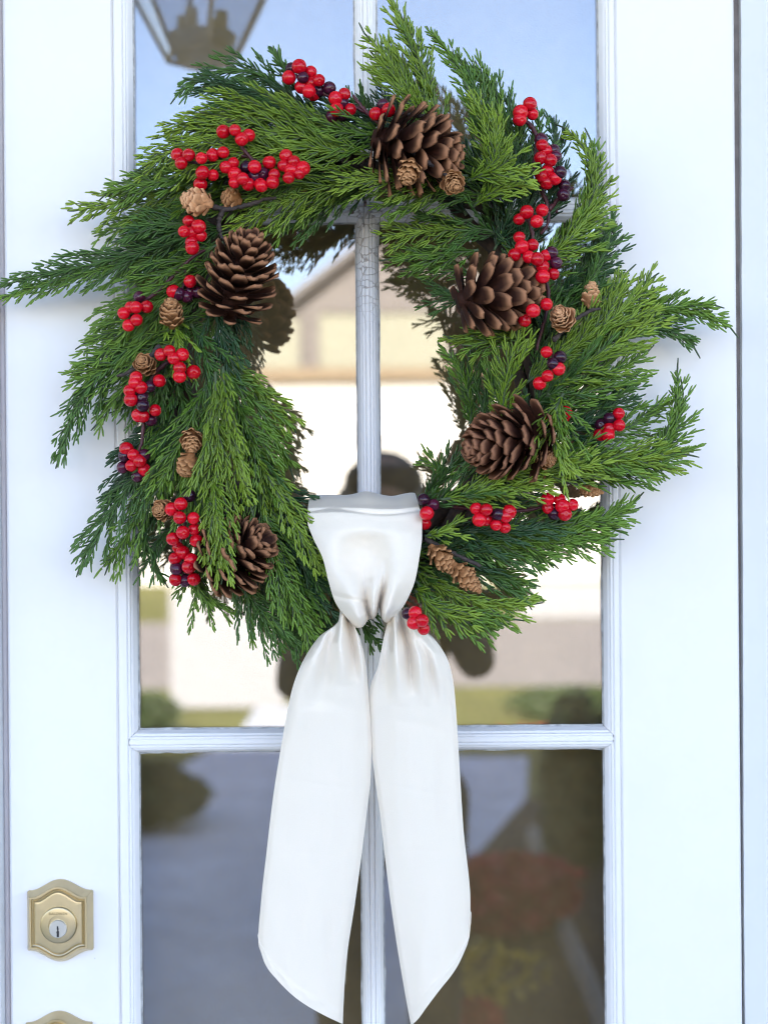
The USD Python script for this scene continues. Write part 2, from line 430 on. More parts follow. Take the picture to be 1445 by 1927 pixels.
def lock(name, cx, cy, w, h, arch, label, with_key):
    c = P(cx, cy, 0.0)
    t = empty(name, door, label=label, loc=c)
    pl = [(0, 0.0), (0, 0.003), (0.0008, 0.0045), (0.0035, 0.0115), (0.0042, 0.0125), (0.0058, 0.0125), (0.0066, 0.0108), (0.0076, 0.0102), (0.0092, 0.0122), (0.011, 0.0125)]
    obj('plate', layered((w, h, arch), pl, 0.0), 'brass', t, 28)
    if with_key:
        r = 0.0172
        k = np.array([0.0008, -0.0118, -0.0015])
        obj('rosette', lathe_y([(0, 0.0), (r + .0006, 0.0), (r + .0006, 0.002), (r, 0.0031), (r - 0.0012, 0.0038), (0.0094, 0.0039), (0.0091, 0.003), (0, 0.003)], k), 'brass', t, 30)
        ck = k + [-0.0002, 0.0, -0.0032]
        obj('key_cylinder', lathe_y([(0, 0.0), (0.0087, 0.0), (0.0087, 0.0044), (0.0082, 0.005), (0, 0.005)], ck), 'nickel', t, 30)
        kw = sg.Polygon([(-.0008, .0030), (.0006, .0030), (.0006, .0010), (.0013, .0003), (.0006, -.0010), (.0013, -.002), (.0012, -.0075), (-.001, -.0075), (-.0009, -.004), (-.0014, -.0028), (-.0004, -.0012), (-.0008, 0)])
        m = poly_xz(kw, -0.0053, -0.0046); m.apply_translation(ck); obj('keyway', m, 'black_slot', t)
        tx = meshkit.text_mesh('BALDWIN', 0.0024, 0.0003)
        v = tx.vertices.copy(); v[:, 0] -= (v[:, 0].max() + v[:, 0].min()) / 2
        tx.vertices = np.c_[v[:, 0] * 1.15 + k[0], k[1] - 0.0039 - v[:, 2] * 0.6, v[:, 1] + k[2] + 0.0104]
        tx.fix_normals(); obj('lettering', tx, 'brass_text', t)
    else:
        k = np.array([0.0, -0.0118, -0.002])
        obj('rosette', lathe_y([(0, 0.0), (0.026, 0.0), (0.026, 0.002), (0.0245, 0.0042), (0.022, 0.0048), (0.019, 0.0058), (0.0165, 0.009), (0, 0.010)], k), 'brass', t, 30)
        obj('knob', lathe_y([(0, 0.008), (0.011, 0.008), (0.010, 0.022), (0.014, 0.030), (0.0225, 0.037), (0.0255, 0.046), (0.0225, 0.055), (0.012, 0.060), (0, 0.061)], k), 'brass', t, 40)
    return t


lock('deadbolt', 114.5, 1731.5, 0.0640, 0.0585, 0.0108, 'brass deadbolt with arched plate and keyhole', True)
lock('door_knob', 112.5, 1987, 0.0650, 0.066, 0.0110, 'brass knob plate at the bottom edge of the view', False)

# ------------------------------------------------------------------ door frame
fr = empty('door_frame', label='white painted frame with weather strips around the front door', cat='door frame')
JL, JR = XL - 0.0066, XR + 0.0042
obj('weather_strip', box(JL, XL - 0.0008, 0.004, 0.036, 0, DTOP + 0.003, 0.0015), 'weather_strip', fr, 30)
obj('jamb', box(JL - 0.12, JL, -0.012, 0.10, 0, DTOP + 0.004, 0.0015), 'frame_paint', fr, 30)
# the right-hand jamb has a slightly uneven painted edge
zz = np.linspace(0, DTOP + 0.004, 260)
ex = JR - 0.0016 + 0.0045 * np.clip((zz - 1.15) / 0.85, 0, 1) + 0.0006 + 0.0007 * (meshkit.fbm(np.c_[zz * 40, zz * 0, zz * 0 + 2], 4, 9) - 0.5)
pg = [(e, z) for e, z in zip(ex, zz)] + [(JR + 0.14, zz[-1]), (JR + 0.14, 0)]
obj('jamb', poly_xz(sg.Polygon(pg), 0.003, 0.10), 'frame_paint', fr, 30)
obj('weather_strip', box(XR + 0.0003, JR + 0.006, 0.012, 0.036, 0, DTOP + 0.003), 'gap_seal', fr)
obj('header', box(JL - 0.12, JR + 0.14, -0.010, 0.10, DTOP + 0.006, DTOP + 0.14, 0.002), 'frame_paint', fr, 30)
obj('threshold', box(JL - 0.12, JR + 0.14, -0.10, 0.10, -0.02, 0.017, 0.002), 'weather_strip', fr, 30)
bl = obj('brown_blind', box(GL - 0.02, GR + 0.02, 0.060, 0.064, ZB - 0.05, ZT + 0.05), 'brown_blind', label='plain brown blind hanging inside behind the door glass', cat='blind')

# ------------------------------------------------------------------ wreath
wreath = empty('wreath', label='evergreen wreath with pine cones and red berries hanging on the white door', cat='wreath')
RCX, RCY, RRX, RRY = 662.0, 668.0, 338.0, 384.0
rng = np.random.default_rng(11)


def ring(th, rho=1.0, h=0.05):
    return P(RCX + RRX * rho * math.cos(th), RCY + RRY * rho * math.sin(th), h)


for k in range(7):
    ph = rng.uniform(0, 6.28); fq = rng.integers(5, 9)
    pts = [ring(a, 1 + 0.085 * math.sin(fq * a + ph), 0.038 + 0.018 * math.cos(fq * a + ph)) for a in np.linspace(0, 2 * np.pi, 160)]
    obj('vine', tube(pts, 0.0050 + 0.0025 * rng.random(), 7, cap=False), 'vine', wreath, True)

NS = 3                                                   # sides of a needle
TONES = ['needle_dark', 'needle_mid', 'needle_bright', 'needle_yellow']


def unit(v): return v / (np.linalg.norm(v, axis=-1, keepdims=True) + 1e-12)


def needles_mesh(o, d, l, bend, tint, r=0.00108):
    """Slim bent needles: o origin, d direction, l length, bend sideways vector; tint is one value a needle."""
    n = len(o)
    side = unit(np.cross(d, [0.31, -0.87, 0.37])); up = np.cross(side, d)
    st = np.array([0.0, 0.5, 0.9]); rad = np.array([0.65, 1.0, 0.80])
    ang = np.linspace(0, 2 * np.pi, NS, endpoint=False)
    V = np.empty((n, 3 * NS + 1, 3))
    for i, (s, q) in enumerate(zip(st, rad)):
        c = o + d * (l * s)[:, None] + bend * (l * s * s)[:, None]
        for k, a in enumerate(ang):
            V[:, i * NS + k] = c + (math.cos(a) * side + math.sin(a) * up) * (r * q)
    V[:, -1] = o + d * l[:, None] + bend * l[:, None]
    f = []
    for i in range(2):
        for k in range(NS):
            k2 = (k + 1) % NS
            f += [[i * NS + k, i * NS + k2, (i + 1) * NS + k2], [i * NS + k, (i + 1) * NS + k2, (i + 1) * NS + k]]
    f += [[2 * NS + k, 2 * NS + (k + 1) % NS, 3 * NS] for k in range(NS)]
    f = np.array(f)
    Fs = (f[None] + (np.arange(n) * (3 * NS + 1))[:, None, None]).reshape(-1, 3)
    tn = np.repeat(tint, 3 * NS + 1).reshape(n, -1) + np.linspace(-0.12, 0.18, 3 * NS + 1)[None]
    return trimesh.Trimesh(V.reshape(-1, 3), Fs, process=False), np.clip(tn, 0, 1).ravel()


def sprig(pts, halfw, tone, seed, dens=1.0, tipbare=True):
    """A flat cypress spray: bent stem, alternate branchlets that sweep forward, slim needles on all of them."""
    r = np.random.default_rng(seed)
    n = 60
    C = bez(pts, n); seg = np.linalg.norm(np.diff(C, axis=0), axis=1); L = seg.sum()
    Tn = unit(np.gradient(C, axis=0))
    N0 = unit(np.array([r.normal(0, 0.35), -1.0, r.normal(0, 0.35)]))
    Ls = unit(np.cross(Tn, N0)); Nn = np.cross(Ls, Tn)
    O, D, Ln, B, Ti = [], [], [], [], []
    bare = C[-1] + unit(Tn[-1] + r.normal(0, .18, 3)) * np.linspace(0.002, r.uniform(0.005, 0.017), 4)[:, None]
    stems = [tube(np.vstack([C, bare]), np.r_[np.linspace(0.0016, 0.0009, n), .0009, .0009, .0008, .0006], 5)]
    nb = max(6, int(L / 0.0068 * dens))
    for i in range(nb):
        t = 0.03 + 0.95 * (i + r.uniform(-.3, .3)) / nb
        t = min(max(t, 0.01), 0.985); k = int(t * (n - 1)); s = 1 if i % 2 else -1
        a = math.radians(33 - 13 * t + r.normal(0, 5))
        pr = min(1.0, 0.45 + t * 2.2) * (1 - t ** 1.7) ** 0.75
        bl_ = halfw * 1.30 * pr * r.uniform(0.55, 1.22) / max(0.45, math.sin(a) + 0.25)
        d0 = unit(math.cos(a) * Tn[k] + math.sin(a) * s * Ls[k] + r.normal(0, 0.20) * Nn[k])
        cur = Tn[k] * 0.30 + Nn[k] * r.normal(0, 0.12) - np.array([0, 0, 0.16])
        m = max(1, int(bl_ / 0.0048))
        q = np.linspace(0.1, 1, m)
        c = C[k] + d0 * (bl_ * q)[:, None] + cur * (bl_ * q * q * 0.5)[:, None]
        dd = unit(d0 + cur * q[:, None])
        if bl_ > 0.012: stems.append(tube(np.vstack([C[k], c]), np.linspace(0.0009, 0.0004, m + 1), 4, cap=False))
        for s2 in (-1, 1):
            aa = np.radians(r.normal(24, 6, m))
            lat = unit(np.cross(dd, Nn[k]))
            dv = unit(np.cos(aa)[:, None] * dd + np.sin(aa)[:, None] * s2 * lat + r.normal(0, 0.20, m)[:, None] * Nn[k])
            O.append(c + r.normal(0, 0.0004, (m, 3))); D.append(dv); Ln.append(0.0112 * r.uniform(0.7, 1.15, m) * (1.0 - 0.22 * q))
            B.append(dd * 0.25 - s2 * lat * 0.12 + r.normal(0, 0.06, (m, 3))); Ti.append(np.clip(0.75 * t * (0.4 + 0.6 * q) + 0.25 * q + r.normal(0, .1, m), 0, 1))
        O.append(c[-1:]); D.append(dd[-1:]); Ln.append(np.array([0.0125 * r.uniform(.8, 1.2)])); B.append(r.normal(0, 0.1, (1, 3))); Ti.append(np.array([min(1, 0.35 + 0.65 * t)]))
    # needles along the stem itself
    m = int(L / 0.0042); t = np.linspace(0.04, 0.985, m); k = (t * (n - 1)).astype(int)
    if tipbare: keep = r.random(m) > np.clip((t - 0.9) * 6, 0, 0.7); t, k = t[keep], k[keep]; m = len(t)
    for s2 in (-1, 1, 0):
        aa = np.radians(r.normal(24, 6, m)) * (1 if s2 else 0.8)
        lat = s2 * Ls[k] if s2 else Nn[k]
        O.append(C[k]); D.append(unit(np.cos(aa)[:, None] * Tn[k] + np.sin(aa)[:, None] * lat + r.normal(0, 0.15, (m, 3))))
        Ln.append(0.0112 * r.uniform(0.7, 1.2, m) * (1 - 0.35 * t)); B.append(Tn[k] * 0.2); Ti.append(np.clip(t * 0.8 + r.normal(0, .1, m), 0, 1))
    me, ti = needles_mesh(np.vstack(O), np.vstack(D), np.concatenate(Ln), np.vstack(B), np.concatenate(Ti))
    x = empty('cypress_sprig', wreath)
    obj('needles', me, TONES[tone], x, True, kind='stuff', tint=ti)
    obj('stem', cat_meshes(stems), 'green_stem', x, True)


# every spray that can be told apart in the photograph: points along its stem, heights off the door, half width, tone
S = [
 ([(560, 190), (450, 132), (335, 176)], .05, .05, 34, 1), ([(610, 215), (480, 178), (372, 150)], .05, .06, 44, 0), ([(600, 240), (500, 190), (395, 215)], .06, .06, 50, 1),
 ([(655, 250), (500, 215), (300, 258)], .08, .08, 54, 3), ([(660, 285), (470, 250), (262, 318)], .09, .08, 58, 3), ([(520, 320), (390, 305), (246, 335)], .08, .06, 50, 2),
 ([(600, 310), (470, 285), (330, 330)], .095, .09, 50, 3), ([(560, 170), (535, 130), (512, 90)], .04, .05, 16, 1),
 ([(430, 330), (320, 358), (138, 396)], .07, .05, 52, 3), ([(400, 360), (310, 385), (190, 440)], .07, .04, 46, 2), ([(370, 340), (270, 345), (205, 360)], .08, .07, 36, 2),
 ([(440, 425), (240, 480), (4, 535)], .07, .045, 46, 1), ([(380, 470), (200, 505), (0, 562)], .06, .04, 34, 2), ([(420, 430), (330, 420), (235, 430)], .07, .07, 36, 1),
 ([(420, 455), (290, 530), (160, 645)], .075, .06, 50, 2), ([(430, 480), (310, 560), (225, 640)], .08, .075, 46, 2), ([(440, 540), (265, 610), (150, 700)], .08, .06, 52, 2), ([(430, 580), (290, 660), (136, 715)], .08, .06, 52, 2),
 ([(390, 610), (220, 680), (108, 872)], .075, .045, 48, 1), ([(380, 600), (235, 650), (145, 770)], .07, .05, 46, 1), ([(360, 660), (255, 710), (185, 795)], .07, .05, 42, 2), ([(330, 640), (300, 700), (230, 770)], .06, .05, 44, 1),
 ([(350, 800), (240, 920), (150, 1068)], .07, .05, 50, 1), ([(350, 840), (270, 960), (205, 1062)], .075, .05, 48, 2), ([(340, 780), (270, 850), (200, 960)], .06, .05, 50, 0), ([(330, 760), (280, 830), (240, 900)], .06, .05, 46, 0),
 ([(405, 700), (410, 840), (390, 1075)], .115, .115, 50, 3), ([(420, 690), (430, 800), (470, 950)], .115, .12, 48, 3), ([(390, 720), (345, 820), (300, 920)], .10, .095, 46, 2), ([(395, 740), (380, 860), (345, 990)], .10, .10, 44, 2),
 ([(410, 660), (480, 725), (548, 800)], .09, .06, 32, 3), ([(420, 690), (495, 780), (545, 880)], .09, .06, 32, 2), ([(425, 700), (475, 830), (520, 930)], .10, .085, 42, 2), ([(440, 760), (495, 890), (565, 1000)], .09, .08, 42, 1),
 ([(450, 800), (535, 950), (610, 1078)], .09, .10, 36, 3), ([(480, 880), (520, 1050), (592, 1212)], .09, .085, 50, 2), ([(470, 900), (540, 1020), (620, 1120)], .08, .075, 50, 0), ([(500, 900), (570, 960), (620, 1010)], .07, .07, 44, 0),
 ([(400, 900), (410, 980), (420, 1075)], .12, .13, 40, 3), ([(380, 930), (415, 1010), (420, 1060)], .115, .12, 30, 2),
 ([(330, 940), (275, 990), (280, 1050)], .05, .05, 34, 1), ([(330, 990), (290, 1040), (305, 1088)], .05, .04, 30, 1), ([(400, 1030), (375, 1090), (435, 1148)], .06, .05, 36, 2), ([(370, 1040), (360, 1090), (385, 1130)], .06, .06, 30, 2),
 ([(440, 1050), (480, 1140), (560, 1215)], .06, .06, 46, 1), ([(500, 1070), (540, 1160), (590, 1235)], .06, .05, 44, 1), ([(440, 1070), (470, 1130), (520, 1180)], .06, .05, 40, 2), ([(540, 1050), (590, 1130), (625, 1190)], .06, .06, 44, 0), ([(560, 1080), (580, 1150), (600, 1222)], .07, .075, 34, 2),
 ([(640, 1080), (675, 1160), (712, 1214)], .05, .05, 30, 1), ([(430, 470), (440, 560), (440, 690)], .05, .05, 40, 0), ([(400, 560), (420, 640), (430, 720)], .085, .09, 46, 0), ([(360, 610), (390, 680), (400, 780)], .09, .10, 46, 1),
 ([(320, 590), (335, 640), (345, 700)], .09, .10, 26, 3), ([(330, 1100), (350, 1060), (330, 1000)], .04, .04, 30, 1),
 # across the top, seen over the hole
 ([(720, 330), (580, 362), (440, 432)], .085, .08, 48, 3), ([(730, 340), (620, 370), (510, 438)], .07, .06, 44, 2), ([(690, 350), (600, 395), (545, 430)], .06, .055, 38, 1), ([(640, 330), (520, 350), (420, 400)], .08, .085, 46, 2), ([(640, 300), (540, 330), (440, 360)], .08, .085, 44, 2),
 ([(880, 330), (760, 336), (640, 338)], .10, .10, 44, 3), ([(920, 370), (800, 365), (720, 388)], .09, .08, 44, 2), ([(760, 260), (660, 250), (560, 245)], .08, .085, 50, 2), ([(700, 290), (600, 280), (500, 270)], .09, .09, 50, 3), ([(720, 230), (640, 220), (540, 190)], .06, .06, 46, 0),
 # the upright tufts, top right
 ([(835, 270), (795, 130), (735, 6)], .07, .06, 34, 3), ([(820, 250), (765, 160), (686, 62)], .08, .07, 36, 3), ([(800, 210), (785, 120), (757, 35)], .06, .06, 24, 2), ([(800, 230), (745, 150), (705, 105)], .08, .07, 40, 3),
 ([(930, 330), (892, 180), (808, 58)], .07, .06, 28, 2), ([(965, 330), (935, 200), (850, 100)], .06, .055, 30, 2), ([(920, 310), (905, 210), (880, 130)], .07, .07, 26, 1), ([(980, 370), (960, 240), (900, 130)], .06, .05, 38, 1),
 ([(960, 380), (930, 280), (885, 175)], .095, .10, 36, 3), ([(920, 370), (930, 300), (925, 205)], .10, .10, 34, 3), ([(880, 340), (930, 320), (990, 322)], .11, .115, 34, 3), ([(890, 390), (940, 355), (1000, 350)], .10, .11, 34, 3), ([(990, 400), (985, 300), (960, 200)], .055, .05, 36, 0),
 ([(1000, 380), (1015, 290), (1012, 215)], .06, .05, 26, 1), ([(1030, 420), (1050, 300), (1040, 225)], .05, .05, 28, 0), ([(1070, 440), (1120, 340), (1062, 240)], .08, .06, 26, 3), ([(1050, 450), (1105, 380), (1110, 260)], .075, .06, 28, 2),
 ([(1010, 500), (1080, 440), (1130, 370)], .085, .075, 40, 3), ([(990, 540), (1070, 460), (1125, 400)], .08, .07, 44, 2), ([(980, 590), (1090, 510), (1155, 408)], .06, .05, 42, 1), ([(1040, 580), (1110, 510), (1160, 430)], .055, .05, 36, 0), ([(960, 480), (990, 420), (985, 340)], .07, .07, 44, 0), ([(930, 470), (960, 390), (970, 300)], .07, .07, 46, 0), ([(1000, 620), (1080, 570), (1130, 480)], .06, .06, 44, 1),
 # inner edge, right of the hole
 ([(900, 430), (800, 436), (722, 446)], .08, .06, 36, 3), ([(900, 470), (810, 480), (742, 484)], .08, .06, 36, 2), ([(890, 520), (830, 500), (770, 505)], .07, .05, 40, 2), ([(900, 560), (850, 560), (820, 545)], .06, .05, 36, 1), ([(890, 410), (850, 420), (790, 405)], .07, .06, 40, 1), ([(930, 440), (900, 430), (860, 450)], .075, .08, 40, 1),
 ([(885, 800), (878, 730), (832, 655)], .055, .06, 26, 2), ([(885, 790), (880, 730), (890, 660)], .05, .05, 26, 1), ([(950, 620), (900, 640), (858, 640)], .075, .07, 34, 3), ([(945, 800), (955, 700), (985, 610)], .095, .11, 42, 3), ([(930, 800), (940, 740), (930, 680)], .08, .08, 36, 2), ([(900, 810), (915, 750), (920, 700)], .06, .05, 26, 1), ([(990, 640), (940, 640), (890, 650)], .085, .085, 36, 2), ([(1000, 650), (930, 615), (900, 605)], .085, .09, 30, 3),
 # right flank
 ([(990, 720), (1080, 640), (1180, 512)], .085, .07, 44, 3), ([(1040, 680), (1150, 600), (1230, 520)], .085, .07, 48, 3), ([(1020, 730), (1140, 660), (1235, 590)], .09, .08, 52, 3), ([(1100, 680), (1180, 600), (1225, 545)], .08, .06, 46, 2),
 ([(1150, 640), (1240, 585), (1343, 574)], .055, .05, 28, 2), ([(1150, 630), (1260, 583), (1374, 616)], .05, .045, 26, 2), ([(1130, 650), (1220, 610), (1305, 652)], .05, .04, 28, 1), ([(1060, 620), (1110, 560), (1140, 520)], .06, .06, 40, 1),
 ([(1010, 790), (1110, 730), (1212, 668)], .085, .07, 48, 2), ([(1000, 770), (1090, 700), (1170, 640)], .085, .085, 48, 1), ([(1020, 800), (1130, 760), (1200, 720)], .07, .06, 44, 1), ([(1060, 740), (1040, 810), (1080, 890)], .11, .115, 36, 3), ([(1030, 740), (1060, 790), (1060, 850)], .10, .11, 32, 2),
 ([(1060, 900), (1250, 840), (1274, 703)], .075, .06, 40, 2), ([(1080, 880), (1240, 850), (1285, 740)], .07, .06, 34, 2), ([(1060, 850), (1170, 810), (1250, 760)], .07, .05, 44, 2), ([(1010, 900), (1150, 870), (1296, 856)], .09, .07, 44, 3), ([(1030, 880), (1150, 860), (1240, 880)], .085, .07, 44, 2), ([(1050, 820), (1100, 800), (1170, 740)], .07, .06, 44, 0),
 # bottom right
 ([(850, 950), (960, 895), (1060, 878)], .10, .10, 38, 3), ([(830, 940), (930, 925), (1040, 905)], .10, .10, 38, 3), ([(800, 960), (880, 920), (960, 930)], .09, .09, 44, 1), ([(950, 920), (1050, 885), (1140, 880)], .10, .09, 36, 3), ([(795, 940), (830, 890), (800, 868)], .055, .06, 26, 2), ([(790, 950), (850, 880), (890, 850)], .06, .07, 42, 1),
 ([(830, 1010), (1040, 1010), (1200, 938)], .075, .05, 38, 2), ([(850, 1000), (1060, 990), (1188, 962)], .07, .05, 40, 2), ([(900, 1020), (1040, 1020), (1150, 1015)], .07, .06, 42, 2), ([(800, 1000), (920, 1000), (1060, 985)], .075, .075, 44, 0), ([(790, 1030), (920, 1030), (1040, 1060)], .075, .06, 44, 1), ([(800, 1010), (830, 1000), (855, 990)], .10, .10, 26, 3),
 ([(780, 1070), (880, 1130), (998, 1138)], .08, .06, 46, 3), ([(780, 1090), (850, 1150), (960, 1165)], .085, .07, 44, 2), ([(790, 1060), (900, 1080), (1000, 1100)], .06, .05, 40, 1), ([(780, 1110), (830, 1150), (880, 1165)], .09, .085, 36, 3), ([(860, 1060), (940, 1080), (990, 1130)], .05, .04, 36, 2), ([(790, 1050), (850, 1040), (930, 1050)], .07, .07, 44, 0), ([(880, 1150), (910, 1180), (930, 1170)], .05, .05, 16, 2),
 ([(1000, 960), (1080, 980), (1140, 990)], .04, .04, 40, 1),
]
for i, (pp, h0, h1, w, tone) in enumerate(S):
    hs = np.linspace(h0, h1, len(pp)); hs[1:-1] += 0.008
    sprig([P(x, y, h) for (x, y), h in zip(pp, hs)], w * 0.00050, tone, 100 + i)
# shorter dark sprays deep in the ring
for i in range(60):
    th = 2 * np.pi * (i + rng.uniform(-.4, .4)) / 60
    rho = rng.uniform(0.93, 1.10); k = rng.uniform(-0.15, 0.65); ln = rng.uniform(110, 180)
    p0 = np.array([RCX + RRX * rho * math.cos(th), RCY + RRY * rho * math.sin(th)])
    t = unit(np.array([RRX * math.sin(th), -RRY * math.cos(th)])); q = unit(np.array([math.cos(th), math.sin(th)]))
    d = unit(t + k * q); h = rng.uniform(0.035, 0.072)
    p1, p2 = p0 + d * ln * .5 + q * 6, p0 + d * ln + t * 16
    sprig([P(*p0, h), P(*p1, h + .01), P(*p2, h + rng.uniform(-.01, .012))], 44 * .0005, int(rng.choice([0, 0, 1, 1, 2])), 700 + i, 0.9)

# ------------------------------------------------------------------ pine cones
def scale_mesh(l, w, thick, cup, curl, nl=9, nw=5, tip_at=0.80, rnd=0.0):
    """One cone scale along +x, face up +z: narrow claw, broad round end with a thick lip."""
    s = np.linspace(0, 1, nl); v = np.linspace(-1, 1, nw)
    wid = w * 0.5 * (0.42 + 0.58 * np.clip(s / 0.6, 0, 1) ** 0.9) * np.sqrt(np.clip(1 - np.clip((s - 0.66) / 0.38, 0, 1) ** 2.2, 0.02, 1))
    X = l * s[:, None] * np.ones(nw); Y = wid[:, None] * v
    Z = cup * w * (v ** 2)[None] * (0.3 + 0.7 * s[:, None]) + curl * l * (s ** 2)[:, None]
    th = thick * (0.55 + 0.75 * np.clip((s - 0.45) / 0.5, 0, 1))[:, None] * (1 - 0.35 * v ** 2)
    top = np.stack([X, Y, Z + th / 2], -1).reshape(-1, 3); bot = np.stack([X - 0.02 * l, Y * 0.96, Z - th / 2], -1).reshape(-1, 3)
    tip = np.repeat(np.clip((s - tip_at) / (1.0 - tip_at), 0, 1) ** 1.3, nw)
    edge = np.tile(np.abs(v) ** 6, nl) * np.repeat(np.clip((s - .6) * 3, 0, 1), nw) * 0.8
    n = nl * nw; f = []
    for i in range(nl - 1):
        for k in range(nw - 1):
            a, b, c, d = i * nw + k, i * nw + k + 1, (i + 1) * nw + k + 1, (i + 1) * nw + k
            f += [[a, d, c], [a, c, b], [n + a, n + b, n + c], [n + a, n + c, n + d]]
    rim = [k for k in range(nw)] + [i * nw + nw - 1 for i in range(1, nl)] + [(nl - 1) * nw + k for k in range(nw - 2, -1, -1)] + [i * nw for i in range(nl - 2, 0, -1)]
    for a, b in zip(rim, rim[1:] + rim[:1]): f += [[a, b, n + b], [a, n + b, n + a]]
    return np.vstack([top, bot]), np.array(f), np.clip(np.r_[np.maximum(tip * 0.75, edge), np.maximum(tip, edge)], 0, 1)


def cone(name, base, apex, rad, n, mat_, seed, lscale, wscale, open_deg, thick, tip_at, separate, label=None, cup=0.10, curl=0.12):
    r = np.random.default_rng(seed)
    base, apex = np.array(base), np.array(apex); ax = apex - base; L = np.linalg.norm(ax); ax /= L
    u = unit(np.cross(ax, [0.2, -0.9, 0.4])); w = np.cross(ax, u)
    x = empty(name, wreath, label=label)
    core = tube([base + ax * L * t for t in np.linspace(0.0, 0.86, 8)], rad * np.array([.20, .32, .36, .36, .33, .27, .18, .06]), 10)
    obj('core', core, mat_, x, True, tint=np.zeros(len(core.vertices)))
    Vs, Fs, Ts, off = [], [], [], 0
    for i in range(n):
        t = (i + 0.5) / n
        s = 0.02 + 0.88 * t
        prof_ = (math.sin(math.pi * min(1, (0.24 + 0.76 * t)) ** 0.92) + 0.02) ** 0.75 if t > 0.12 else 0.45 + 3.3 * t
        prof_ = max(0.22, min(1, prof_))
        op = math.radians(open_deg + (16 if t < .10 else 8 if t < .22 else 0) - 44 * t ** 1.6 + r.normal(0, 4))
        a = i * 2.39996 + r.normal(0, 0.06)
        out = math.cos(a) * u + math.sin(a) * w
        d = unit(math.cos(op) * ax + math.sin(op) * out)
        lat = unit(np.cross(ax, out) + r.normal(0, 0.08, 3)); lat = unit(lat - d * (lat @ d)); up = np.cross(d, lat)
        l = lscale * rad * (0.45 + 0.60 * prof_) * r.uniform(.93, 1.06)
        v, f, ti = scale_mesh(l, wscale * rad * (0.55 + 0.5 * prof_) * r.uniform(.9, 1.08), thick, cup + r.normal(0, .03), curl + r.normal(0, .04), tip_at=tip_at)
        o = base + ax * (s * L * 0.88) + out * rad * 0.16 * prof_
        V = o + v[:, :1] * d + v[:, 1:2] * lat + v[:, 2:] * up
        if separate and out[1] < 0.25: obj('scale', (V, f), mat_, x, True, tint=ti)
        else: Vs.append(V); Fs.append(f + off); Ts.append(ti); off += len(V)
    if Vs: obj('scales', (np.vstack(Vs), np.vstack(Fs)), mat_, x, True, tint=np.concatenate(Ts), kind='stuff')
    return x


BIG = [((432, 598), .098, (474, 428), .135, 64, 60, 'cone_brown', 'long open pine cone left of the hole'),
       ((700, 258), .115, (868, 300), .115, 76, 58, 'cone_brown', 'open pine cone at the top of the wreath'),
       ((862, 566), .125, (1020, 540), .100, 68, 56, 'cone_brown', 'open pine cone on the right, base towards the viewer'),
       ((1036, 816), .095, (872, 846), .135, 72, 62, 'cone_soft_brown', 'paler rounded pine cone at the lower right'),
       ((392, 1070), .095, (505, 1012), .118, 66, 54, 'cone_brown', 'dark pine cone half hidden at the lower left')]
for i, (b, hb, a, ha, rp, n, m, lab) in enumerate(BIG):
    sft = m == 'cone_soft_brown'
    cone('pine_cone', P(*b, hb), P(*a, ha), rp * 0.00050, n + 22, m, 40 + i, 1.05, 0.47 if not sft else 0.50, 76 if not sft else 62, 0.0023, 0.82, True, lab, cup=0.06)
SMALL = [((400, 384), (345, 374), 30, 0, .115, .11), ((455, 380), (425, 370), 24, 1, .095, .095), ((325, 618), (320, 563), 27, 1, .10, .115), ((280, 694), (264, 676), 25, 1, .085, .115),
         ((362, 808), (360, 848), 24, 1, .11, .125), ((362, 852), (346, 892), 25, 1, .12, .115), ((322, 962), (296, 958), 24, 1, .095, .115), ((775, 298), (764, 343), 25, 1, .145, .15),
         ((846, 336), (860, 354), 24, 1, .125, .155), ((1064, 612), (1050, 584), 28, 0, .095, .125), ((1110, 580), (1114, 525), 21, 0, .08, .075), ((1008, 868), (1044, 862), 20, 1, .11, .12),
         ((1088, 916), (1136, 928), 18, 0, .06, .05), ((808, 1026), (862, 1084), 25, 1, .105, .105), ((852, 1060), (906, 1116), 25, 1, .11, .11)]
for i, (b, a, rp, tan, hb, ha) in enumerate(SMALL):
    cone('small_cone', P(*b, hb), P(*a, ha), rp * 0.00052, 58, 'small_cone_brown' if tan else 'small_cone_tan', 80 + i, 0.98, 0.66, 44, 0.0009, 0.80, False, cup=0.16, curl=0.05)

# woody twigs that carry the small cones
for pts in ([(770, 280), (800, 300), (830, 322), (850, 340)], [(1040, 640), (1070, 612), (1100, 590), (1130, 580)], [(395, 384), (420, 392), (470, 384), (520, 370)], [(300, 650), (260, 690), (220, 708)], [(800, 1015), (830, 1030), (870, 1050), (905, 1066)], [(990, 900), (1040, 900), (1090, 916)], [(420, 395), (412, 420), (420, 450)], [(700, 210), (770, 215), (840, 225)]):
    hh = 0.135 if pts[0][0] == 770 else 0.10
    c = bez([P(x, y, hh) for x, y in pts], 24) + rng.normal(0, 0.0004, (24, 3))
    obj('twig', tube(c, np.linspace(0.0026, 0.0016, 24) * rng.uniform(.8, 1.25, 24), 7), 'twig', wreath, True)

